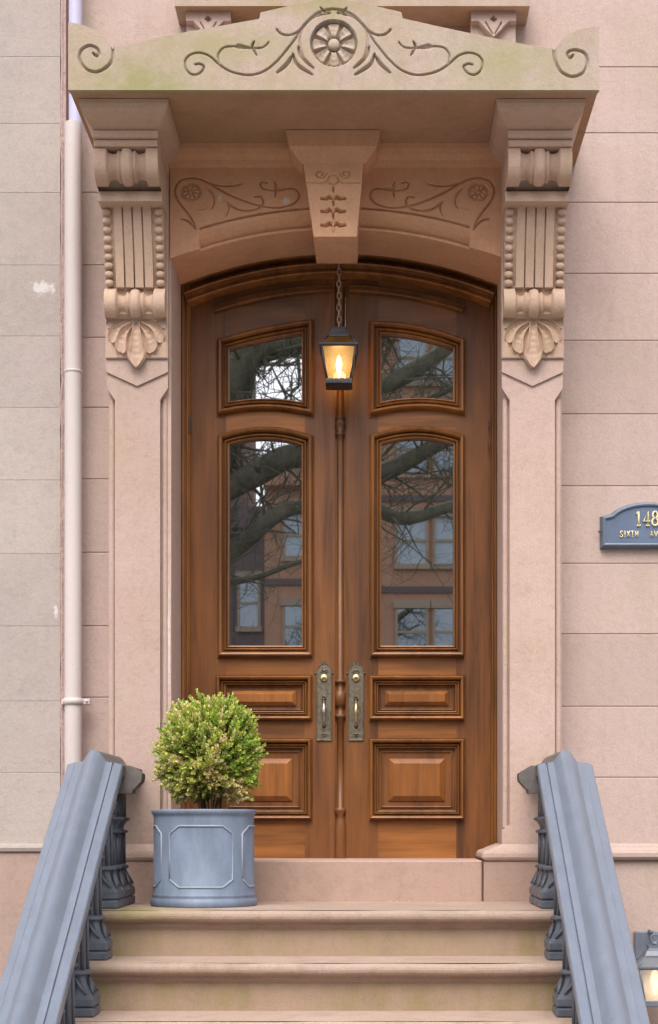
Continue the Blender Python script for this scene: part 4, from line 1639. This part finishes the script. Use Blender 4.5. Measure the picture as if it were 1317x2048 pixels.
# octagonal beads round the drum
rb = RP * .987
for q in range(4):
    ac = -PI / 2 + .035 + q * PI / 2
    hwid = R(37.7)
    z0_, z1_ = Z_LAND + HP * .205, Z_LAND + HP * .828
    cz_ = .031
    ca_ = cz_ * 1.5 / RP
    pts = [(-hwid, z0_ + cz_), (-hwid + ca_, z0_), (hwid - ca_, z0_), (hwid, z0_ + cz_), (hwid, z1_ - cz_), (hwid - ca_, z1_), (-hwid + ca_, z1_), (-hwid, z1_ - cz_), (-hwid, z0_ + cz_)]
    if q:
        hw2 = hwid
    path_ = []
    for (a_, z_), (b_, w_) in zip(pts[:-1], pts[1:]):
        n_ = max(2, int(abs(b_ - a_) / .06) + 2)
        for i in range(n_):
            t_ = i / n_
            an = ac + (a_ + (b_ - a_) * t_)
            path_.append((PXC + rb * math.cos(an), PYC + rb * math.sin(an), z_ + (w_ - z_) * t_))
    path_.append(path_[0])
    MB().tube(path_, .0042, 8).build('panel_bead', M['leadedge'], plr)
so_ = MB()
A = np.zeros((14, 33, 3))
for i in range(14):
    for j in range(33):
        r_ = RP * .95 * i / 13
        a = 2 * PI * j / 32
        A[i, j] = (PXC + r_ * math.cos(a), PYC + r_ * math.sin(a), ZP - .035 + .006 * math.sin(r_ * 40 + a * 3))
so_.grid(A, True)
tag(so_.build('potting_soil', M['soil'], plr))

shr = root('boxwood_shrub', 'rounded boxwood ball, bright green with pale dead tips, growing in the round planter', 'shrub', (PXC, PYC, ZP - .035))
BC = Vector((PX(420, 6.6), 6.60, PZ(1505, 6.6)))
BR = .208
leafm, lt, lb_ = newmat('boxwood_leaves')
at = lt.nodes.new('ShaderNodeAttribute')
at.attribute_name = 'tint'
lt.links.new(at.outputs['Color'], lb_.inputs['Base Color'])
lb_.inputs['Roughness'].default_value = 0.42
lb_.inputs['Specular IOR Level'].default_value = 0.45
tr_ = lt.nodes.new('ShaderNodeBsdfTranslucent')
lt.links.new(at.outputs['Color'], tr_.inputs['Color'])
mx_ = lt.nodes.new('ShaderNodeMixShader')
mx_.inputs[0].default_value = .28
lt.links.new(lb_.outputs[0], mx_.inputs[1])
lt.links.new(tr_.outputs[0], mx_.inputs[2])
lt.links.new(mx_.outputs[0], lt.nodes['Material Output'].inputs[0])
lv_v, lv_f, lv_c = [], [], []
stems = MB()
base_pt = Vector((BC.x + .004, PYC, ZP - .05))
# main stems
mains = []
for i in range(26):
    a = i * 2.4
    el = R(random.uniform(25, 88))
    tgt = BC + Vector((math.cos(a) * math.cos(el), math.sin(a) * math.cos(el), math.sin(el) - .45)) * BR * .62
    b0 = base_pt + Vector((math.cos(a) * .07 * random.random(), math.sin(a) * .07 * random.random(), 0))
    mid = (b0 + tgt) / 2 + Vector((random.uniform(-.015, .015), random.uniform(-.015, .015), -.01))
    stems.tube([b0, mid, tgt], [.0030, .0022, .0014], 5)
    mains.append((mid, tgt))


def lobed(v):
    return .985 + .08 * math.sin(5.1 * v.x + 1.3) * math.cos(4.3 * v.z + .5) + .04 * math.sin(9 * v.x + 7 * v.y - 8 * v.z) + .03 * math.sin(17 * v.z + 13 * v.x)


def add_leaf(p, d, up, L, Wd, col):
    s_ = d.cross(up)
    if s_.length < 1e-4:
        return
    s_.normalize()
    u_ = s_.cross(d).normalized()
    n_ = len(lv_v)
    c0 = p
    t_ = p + d * L
    lv_v.extend([c0, p + d * L * .35 + s_ * Wd + u_ * Wd * .35, p + d * L * .75 + s_ * Wd * .8 + u_ * Wd * .3, t_, p + d * L * .75 - s_ * Wd * .8 + u_ * Wd * .3, p + d * L * .35 - s_ * Wd + u_ * Wd * .35])
    lv_f.extend([(n_, n_ + 1, n_ + 2, n_ + 3), (n_, n_ + 3, n_ + 4, n_ + 5)])
    lv_c.append(col)


GREENS = [(0.40, 0.48, 0.08), (0.54, 0.55, 0.13), (0.26, 0.40, 0.05), (0.68, 0.64, 0.26), (0.14, 0.24, 0.03)]
CREAM = [(0.74, 0.60, 0.32), (0.82, 0.70, 0.46), (0.66, 0.50, 0.18)]
random.seed(21)
count = 0
ga = PI * (3 - math.sqrt(5))
NT = 1750
for i in range(NT):
    zz_ = 1 - 2 * (i + .5) / NT
    rr_ = math.sqrt(1 - zz_ * zz_)
    v = Vector((rr_ * math.cos(ga * i), rr_ * math.sin(ga * i), zz_))
    v = (v + Vector((random.gauss(0, .07), random.gauss(0, .07), random.gauss(0, .07)))).normalized()
    if v.y > .55 and random.random() < .5:
        continue
    # open, thin underside
    if v.z < -.93 and random.random() < .8:
        continue
    if v.z < -.55 and random.random() < .25:
        continue
    R_ = BR * lobed(v) * random.uniform(.86, 1.06) * (1.0 if v.z > -.3 else 1.0 - .10 * (-.3 - v.z))
    if random.random() < .10:
        R_ *= random.uniform(1.03, 1.13)
    # hollow on the front, left of the middle
    hol = (Vector((v.x, v.z)) - Vector((-.25, .08))).length
    if v.y < 0 and hol < .26:
        R_ *= .62 + hol * 1.0
        if random.random() < .5:
            continue
    hol2 = (Vector((v.x, v.z)) - Vector((.22, -.35))).length
    if v.y < 0 and hol2 < .22 and random.random() < .45:
        R_ *= .80
    wx2 = 1 + .30 * max(0, -v.z) ** 1.5
    tip = BC + Vector((v.x * wx2, v.y * .98 * wx2, v.z * (1.10 if v.z > 0 else 1.08))) * R_
    dirv = (v * 1.0 + Vector((0, 0, .40)) + Vector((random.gauss(0, .2), random.gauss(0, .2), random.gauss(0, .2)))).normalized()
    Lt = random.uniform(.045, .085)
    b0 = tip - dirv * Lt
    stems.tube([b0 - dirv * .03, tip], [.0014, .0007], 3)
    # colour of this twig
    cream = 0.07
    dc = math.hypot(v.x - .32, (v.z + .62))
    if v.y < .2 and dc < .38:
        cream = .72
    dc2 = math.hypot(v.x - .25, v.z + .1)
    if v.y < 0 and dc2 < .36:
        cream = max(cream, .36)
    if v.x < -.3 and v.z < 0:
        cream = max(cream, .16)
    if v.z > .75:
        cream = .10
    if v.x > .45 and v.z > -.5:
        cream = .02
    pale = random.random() < cream
    gcol = GREENS[random.choices(range(5), [4, 4, 3, 2, 1])[0]] if v.x < .45 else GREENS[random.choices(range(5), [4, 2, 5, .5, 2])[0]]
    if v.z < -.2 and v.x < .3 and not pale:
        gcol = tuple(a * .7 + b * .3 for a, b in zip(gcol, (.42, .36, .10)))
    nl = random.randint(6, 9)
    for q in range(nl):
        t_ = (q + .3) / nl
        p = b0 + dirv * Lt * t_
        for side in (0, 1):
            a = q * PI / 2 + side * PI + random.uniform(-.4, .4)
            per = dirv.orthogonal().normalized()
            per = Matrix.Rotation(a, 3, dirv) @ per
            d = (per * (1.0 - .55 * t_) + dirv * (.35 + .8 * t_)).normalized()
            col = CREAM[random.randrange(3)] if pale and random.random() < .85 else gcol
            if not pale and t_ > .75 and random.random() < .55:
                col = tuple(min(.75, c * 1.5 + .03) for c in gcol)
            if random.random() < .04:
                col = CREAM[0]
            j = random.uniform(.8, 1.2)
            col = tuple(c * j for c in col)
            add_leaf(p, d, dirv + per * .2, random.uniform(.012, .019), random.uniform(.0036, .0056), col)
            count += 1
me = bpy.data.meshes.new('foliage')
me.from_pydata([tuple(v_) for v_ in lv_v], [], lv_f)
ca_ = me.color_attributes.new('tint', 'FLOAT_COLOR', 'POINT')
arr = np.repeat(np.array([(*c, 1) for c in lv_c], dtype=np.float32), 6, axis=0)
ca_.data.foreach_set('color', arr.ravel())
me.materials.append(leafm)
fo = bpy.data.objects.new('foliage', me)
COL.objects.link(fo)
parent(fo, shr)
fo['kind'] = 'stuff'
st_o = stems.build('stems', M['stem'], shr)
st_o['kind'] = 'stuff'

# ------------------------------------------------------------------ hanging lantern
LD = 7.275
lx = PX(678.5, LD)
lan = root('hanging_lantern', 'lit black hanging lantern on a rusty chain in front of the double door', 'lantern', (lx, LD, PZ(772, LD)))


def lz(y):
    return PZ(y, LD)


kk = LD / F


def frus(m__, w0, z0_, w1, z1_, cx=lx, cy=LD):
    v_ = []
    for w_, z_ in ((w0, z0_), (w1, z1_)):
        v_ += [(cx - w_, cy - w_, z_), (cx + w_, cy - w_, z_), (cx + w_, cy + w_, z_), (cx - w_, cy + w_, z_)]
    m__.add(v_, [(0, 3, 2, 1), (4, 5, 6, 7), (0, 1, 5, 4), (1, 2, 6, 5), (2, 3, 7, 6), (3, 0, 4, 7)])


def lantern(rt, cx, cy, z, s, glass, matm):
    """z: function level -> height; s: size factor of the half-widths"""
    fr = MB()
    frus(fr, .030 * s, z(662), .031 * s, z(657.5), cx, cy)
    frus(fr, .034 * s, z(667), .031 * s, z(662.2), cx, cy)
    frus(fr, .049 * s, z(676), .040 * s, z(667.2), cx, cy)
    frus(fr, .050 * s, z(678.5), .050 * s, z(676.2), cx, cy)
    frus(fr, .087 * s, z(699), .087 * s, z(696), cx, cy)
    frus(fr, .080 * s, z(702), .085 * s, z(699.3), cx, cy)
    # four raking bars of the hood and four corner posts
    for sx in (-1, 1):
        for sy in (-1, 1):
            fr.tube([(cx + sx * .047 * s, cy + sy * .047 * s, z(677)), (cx + sx * .080 * s, cy + sy * .080 * s, z(697))], .0045 * s, 6)
            fr.tube([(cx + sx * .077 * s, cy + sy * .077 * s, z(700)), (cx + sx * .052 * s, cy + sy * .052 * s, z(764))], .0052 * s, 6)
    frus(fr, .058 * s, z(766), .057 * s, z(763), cx, cy)
    frus(fr, .060 * s, z(772.5), .060 * s, z(766.3), cx, cy)
    frus(fr, .045 * s, z(775), .058 * s, z(772.7), cx, cy)
    fr.build('lantern_frame', matm, rt)
    for q in range(4):
        a = q * PI / 2
        ca2, sa2 = math.cos(a), math.sin(a)

        def rot(x_, y_):
            return (cx + x_ * ca2 - y_ * sa2, cy + x_ * sa2 + y_ * ca2)
        for nm, (w0, z0_, w1, z1_) in (('glass_pane', (.050 * s, z(763.5), .074 * s, z(701.5))), ('roof_pane', (.080 * s, z(697), .046 * s, z(678)))):
            v_ = []
            for off in (0, .002):
                for (xx, ww, zz_) in ((-w0, w0, z0_), (w0, w0, z0_), (w1, w1, z1_), (-w1, w1, z1_)):
                    p_ = rot(xx, -ww + off)
                    v_.append((p_[0], p_[1], zz_))
            MB().add(v_, [(0, 1, 2, 3), (7, 6, 5, 4), (0, 4, 5, 1), (1, 5, 6, 2), (2, 6, 7, 3), (3, 7, 4, 0)]).build(nm, (M['roofglass'] if nm == 'roof_pane' and glass is M['lampglass'] else glass), rt)


lantern(lan, lx, LD, lz, 1.0, M['lampglass'], M['black'])
bl = MB().lathe([(.0005, 0), (.005, .008), (.007, .020), (.010, .042), (.0125, .060), (.0125, .072), (.009, .088), (.004, .100), (.0005, .106)], (lx, LD, lz(757)), 16).build('bulb', M['bulb'], lan)
MB().lathe([(.009, lz(772)), (.010, lz(762)), (.006, lz(757))], (lx, LD, 0), 12).build('bulb_socket', M['socket'], lan)
pl_ = bpy.data.lights.new('lantern_light', 'POINT')
pl_.energy = 0.9
pl_.color = (1.0, .62, .28)
pl_.shadow_soft_size = .03
plo = bpy.data.objects.new('lantern_light', pl_)
COL.objects.link(plo)
parent(plo, lan)
plo.location = (lx, LD, lz(730))
# chain
zt_, zb3 = ZC - .012, lz(657)
nL = 13
stp = (zt_ - zb3) / nL
link_a = MB()
P_ = [(.0095 * math.cos(a), 0, (stp * .62) * math.sin(a)) for a in np.linspace(0, 2 * PI, 17)]
link_a.tube(P_, .0023, 6)
mesh_a = link_a.mesh('chain_link', M['chain'])
for i in range(nL):
    o = bpy.data.objects.new('chain_link', mesh_a)
    COL.objects.link(o)
    parent(o, lan)
    o.location = (lx + .0012 * math.sin(i * 1.7), LD, zb3 + stp * (i + .5))
    o.rotation_euler = (0, 0, (R(18) if i % 2 else R(82)))
MB().lathe([(.012, -.004), (.030, .002), (.032, .010)], (lx, LD, ZC - .012), 20).build('ceiling_rose', M['black'], lan)

# ------------------------------------------------------------------ number plaque
DPQ = 7.145
pq = root('house_number_plaque', 'slate blue arched plaque with cream number 148 and SIXTH AVENUE on the right wall', 'plaque', (PX(1297, DPQ), DPQ, PZ(1096, DPQ)))
pcx = 1297.5
arcq = []
for i in range(17):
    t_ = -1 + 2 * i / 16
    arcq.append((pcx - t_ * 73, 1030 - 24 * (math.sqrt(1 - (t_ * .90) ** 2) - .436) / .564))
outp = [(1206, 1092), (2 * pcx - 1206, 1092), (2 * pcx - 1206, 1034)] + arcq[::-1][::-1] + [(1206, 1034)]
ptw = [W(x, y, DPQ) for x, y in outp]
MB().prism(ptw, DPQ + .004, D_WALL - .004).build('plaque_plate', M['plaque'], pq)
MB().sweep(ptw, [(-.014, DPQ + .0045), (-.012, DPQ - .003), (-.006, DPQ - .005), (-.001, DPQ - .002), (.002, DPQ + .006), (.003, DPQ + .02), (.008, DPQ + .026), (.009, D_WALL)], closed=True).build('plaque_rim', M['plaqueedge'], pq)
GL = {
    '1': ([[(.18, .80), (.5, 1)], [(.5, 1), (.5, 0)], [(.2, 0), (.8, 0)]], .9),
    '4': ([[(.66, 0), (.66, 1), (.05, .30), (.95, .30)], [(.42, 0), (.9, 0)]], 1.0),
    '8': ([[(.5 + .33 * math.sin(a), .755 - .245 * math.cos(a)) for a in np.linspace(PI, 3 * PI, 17)], [(.5 + .42 * math.sin(a), .255 + .255 * math.cos(a)) for a in np.linspace(0, 2 * PI, 17)]], 1.0),
    'S': ([[(.85, .78), (.78, .95), (.5, 1), (.2, .93), (.16, .74), (.4, .56), (.68, .44), (.86, .27), (.78, .06), (.5, 0), (.2, .05), (.12, .22)]], .9),
    'I': ([[(.5, 0), (.5, 1)], [(.25, 0), (.75, 0)], [(.25, 1), (.75, 1)]], .6),
    'X': ([[(.1, 0), (.88, 1)], [(.1, 1), (.9, 0)]], .95),
    'T': ([[(.5, 0), (.5, 1)], [(.06, .86), (.06, 1), (.94, 1), (.94, .86)], [(.3, 0), (.7, 0)]], .95),
    'H': ([[(.2, 0), (.2, 1)], [(.8, 0), (.8, 1)], [(.2, .5), (.8, .5)]], 1.0),
    'A': ([[(.08, 0), (.5, 1), (.92, 0)], [(.25, .36), (.75, .36)]], 1.0),
    'V': ([[(.08, 1), (.5, 0), (.92, 1)]], 1.0),
    'E': ([[(.85, .18), (.85, 0), (.2, 0), (.2, 1), (.82, 1), (.82, .84)], [(.2, .5), (.62, .5)]], .9),
    'N': ([[(.15, 0), (.15, 1), (.85, 0), (.85, 1)]], 1.0),
    'U': ([[(.15, 1), (.15, .25), (.3, .04), (.5, 0), (.7, .04), (.85, .25), (.85, 1)]], 1.0)}


def write(s_, xl, base, hpx, wpx_, thick, gap=1.0, nm='letter'):
    x = xl
    for ch in s_:
        if ch == ' ':
            x += wpx_ * 1.35
            continue
        st, wf = GL[ch]
        m__ = MB()
        for pl__ in st:
            P__ = []
            for a_, b_ in pl__:
                X_, Z_ = W(x + a_ * wpx_ * wf, base - b_ * hpx, DPQ)
                P__.append((X_, DPQ + .0015, Z_))
            m__.tube(P__, thick, 6, flat=1.3)
        m__.build(nm, M['gold'], pq)
        x += wpx_ * wf + gap


write('148', 1271.5, 1051, 28, 14.2, .0044, 2.6, 'numeral')
write('SIXTH', 1240.5, 1074, 12, 7.0, .0022, 1.6)
write('AVENUE', 1300.5, 1074, 12, 7.0, .0022, 1.6)
sc_ = MB().tube([(PX(1209, DPQ), DPQ + .01, PZ(1062, DPQ)), (PX(1198, DPQ), DPQ + .01, PZ(1063, DPQ))], [.003, .0045], 8).build('side_screw', M['black'], pq)

# ------------------------------------------------------------------ wall lantern, lower right
WD = 7.0
wl = root('wall_lantern', 'lit grey wall lantern with pearly glass behind the right-hand handrail', 'lantern', (PX(1306, WD), WD, PZ(2010, WD)))
wx = PX(1310, WD)
MB().box((PX(1268, 7.16), 7.13, PZ(1930, 7.15)), (PX(1352, 7.16), 7.178, PZ(1863, 7.15)), .004).build('back_plate', M['rail'], wl)


def wz(y):
    # map the hanging lantern's levels (657..775) onto 1890..2012
    return PZ(1890 + (y - 657) * 122 / 118.0, WD)


lantern(wl, wx, WD, wz, 1.02, M['milk'], M['rail'])
rg = MB()
rg.tube([(wx + .018 * math.cos(a) - .0, WD, PZ(1877, WD) + .018 * math.sin(a)) for a in np.linspace(0, 2 * PI, 21)], .004, 8)
rg.tube([(wx, WD, wz(657)), (wx, WD, wz(657) + .012)], .010, 10)
rg.tube([(wx, WD, PZ(1866, WD)), (wx, 7.14, PZ(1866, WD))], .008, 8)
rg.build('hanging_ring', M['rail'], wl)
MB().lathe([(.0005, 0), (.0055, .010), (.010, .03), (.018, .055), (.020, .075), (.015, .1), (.0005, .12)], (wx, WD, wz(755)), 16).build('bulb', M['bulb2'], wl)
pl2 = bpy.data.lights.new('wall_lantern_light', 'POINT')
pl2.energy = 0.22
pl2.color = (1.0, .72, .42)
pl2.shadow_soft_size = .03
plo2 = bpy.data.objects.new('wall_lantern_light', pl2)
COL.objects.link(plo2)
parent(plo2, wl)
plo2.location = (wx, WD, wz(735))

# ------------------------------------------------------------------ street behind the camera, seen mirrored in the door panes
def rowhouse(x0, x1, h, mat, lab, wx_=(.2, .5, .8), yb=-16.0, fl=3.1, off=0.0, hw=.5, hh=1.9, sky_pane=False):
    r = root('row_house', lab, 'building', ((x0 + x1) / 2, yb, 0), group=None)
    MB().box((x0, yb - 6, 0), (x1, yb, h)).build('wall', mat, r)
    MB().box((x0, yb, h - .35), (x1, yb + .35, h + .05)).build('cornice', mat, r)
    n = int((h - 1.9 - off - hh * .6) // fl) + 1
    for i in range(n):
        zb = 1.5 + off + i * fl
        MB().box((x0 + .01, yb, zb - .55), (x1 - .01, yb + .05, zb - .43)).build('string_course', M['facA'], r)
        for f_ in wx_:
            cx = x0 + (x1 - x0) * f_
            fr = MB()
            fr.box((cx - hw - .08, yb, zb - .1), (cx + hw + .08, yb + .10, zb))
            fr.box((cx - hw - .08, yb, zb + hh), (cx + hw + .08, yb + .10, zb + hh + .16))
            fr.box((cx - hw - .05, yb, zb), (cx - hw, yb + .06, zb + hh))
            fr.box((cx + hw, yb, zb), (cx + hw + .05, yb + .06, zb + hh))
            fr.box((cx - hw, yb, zb + hh / 2 - .025), (cx + hw, yb + .05, zb + hh / 2 + .025))
            fo_ = fr.build('window', M['facC'], r)
            MB().box((cx - hw, yb, zb), (cx + hw, yb + .02, zb + hh)).build('pane', M['sky_pane'] if (sky_pane and i % 2 == 0) else M['farglass'], fo_)
    return r


M['sky_pane'] = paint('painted_sky_reflection', (0.62, 0.72, 0.78), 0.5, 0.15)  # pale blue colour stands in for sky reflected in the far windows
rowhouse(-15.0, -8.6, 11.0, M['facB'], 'brown brick row house across the street, farthest left')
rowhouse(-8.59, -2.66, 12.8, M['facA'], 'tall dark brick row house across the street mirrored at the left of the left panes', (.12, .42, .84))
rowhouse(-2.65, -2.08, 7.6, M['facA'], 'narrow dark brick wing across the street mirrored in the left lower pane', (.5,), hw=.17, hh=.9, fl=1.75, off=2.15, sky_pane=True)
rowhouse(-2.07, -.35, 8.4, M['facB'], 'low brown brick building across the street mirrored beside the narrow dark wing', (.36,), hw=.22, hh=.8, fl=1.75, off=1.75, sky_pane=True)
rowhouse(-.34, 4.2, 12.4, M['facB'], 'tall brown brick row house across the street mirrored in the right panes', (.242, .40, .62, .88), hw=.27, hh=.9, fl=1.75, off=1.60, sky_pane=True)
rowhouse(4.21, 10.4, 11.6, M['facC'], 'tan stone row house across the street, right of the tall brown one', (.2, .5, .8))
rowhouse(10.41, 17, 11.2, M['facA'], 'dark brick row house across the street, farthest right')

tree = root('street_tree', 'large bare street tree with mossy leaning limbs mirrored in the door panes', 'tree', (-3.4, -4.0, 0))
TY = -4.0
TL = 2 * FD - TY


def tp_(px, py, dy=0.0):
    L_ = TL - dy
    return Vector(((px - VX) * L_ / F, TY + dy, EYE + (VY - py) * L_ / F))


trunk = MB().tube([(-3.6, -4, -.1), (-3.5, -4, .9), (-3.35, -4, 2.0), (-3.1, -4, 3.0)], [.34, .29, .26, .24], 14).build('trunk', M['bark'], tree)
limbs = MB()
twigs = MB()
random.seed(5)


def grow(p, d, L, r_, depth):
    pts = [p]
    q = p.copy()
    dd = d.copy()
    n = 5
    for i in range(n):
        dd = (dd + Vector((random.gauss(0, .16), random.gauss(0, .16), random.gauss(0, .14) + .03))).normalized()
        q = q + dd * L / n
        pts.append(q.copy())
    tgt = limbs if r_ > .02 else twigs
    tgt.tube(pts, [r_ * (1 - .6 * i / n) for i in range(n + 1)], 7 if r_ > .02 else 4)
    if depth <= 0:
        return
    for i in range(1, n + 1):
        for _ in range(2):
            if random.random() < .42:
                side = Vector((random.gauss(0, 1), random.gauss(0, .7), random.gauss(0, 1) + .3)).normalized()
                nd = (dd * .7 + side * .9).normalized()
                grow(pts[i], nd, L * random.uniform(.45, .7), r_ * .45, depth - 1)


def limb(pix, rads, dep=3):
    pts = [tp_(*p) for p in pix]
    sm = []
    P_ = smooth_curve([(p.x, p.z) for p in pts], 5)
    for i, (x_, z_) in enumerate(P_):
        sm.append(Vector((x_, TY + .15 * math.sin(i * .4), z_)))
    rr = np.interp(np.linspace(0, 1, len(sm)), np.linspace(0, 1, len(rads)), rads)
    limbs.tube(sm, list(rr), 12)
    for i in range(3, len(sm) - 1, 2):
        for _ in range(2):
            d = (sm[i + 1] - sm[i]).normalized()
            side = Vector((random.gauss(0, .6), random.gauss(0, .6), random.choice((-1, 1)) * random.uniform(.4, 1)))
            grow(sm[i], (d * .6 + side).normalized(), random.uniform(.5, 1.2), rr[i] * .16, dep - 1)


limb([(160, 1290), (300, 1190), (420, 1120), (490, 1080), (560, 1030), (620, 1005), (700, 990), (800, 1040), (900, 1010), (1010, 970)], [.22, .11, .095, .085, .08, .05])
limb([(160, 1250), (300, 1110), (430, 985), (520, 940), (600, 915), (700, 950), (790, 930), (880, 890), (1000, 830)], [.2, .16, .15, .13, .10, .06])
limb([(150, 1290), (300, 1200), (430, 1165), (520, 1150), (610, 1125), (700, 1120)], [.12, .05, .04, .03, .02])
limb([(160, 1200), (330, 1000), (480, 860), (640, 800), (770, 775), (850, 720), (960, 640)], [.2, .14, .10, .09, .11, .05])
limb([(640, 800), (740, 850), (860, 790), (960, 740)], [.05, .05, .04, .02])
limb([(160, 1200), (330, 1040), (440, 900), (468, 800), (492, 722), (545, 682), (640, 662), (760, 655), (900, 640)], [.22, .2, .2, .19, .19, .18, .16, .12])  # added limb, shaped to darken the reflection in the upper left pane
limbs.build('limbs', M['bark'], tree)
tw = twigs.build('twigs', M['bark'], tree)
tw['kind'] = 'stuff'
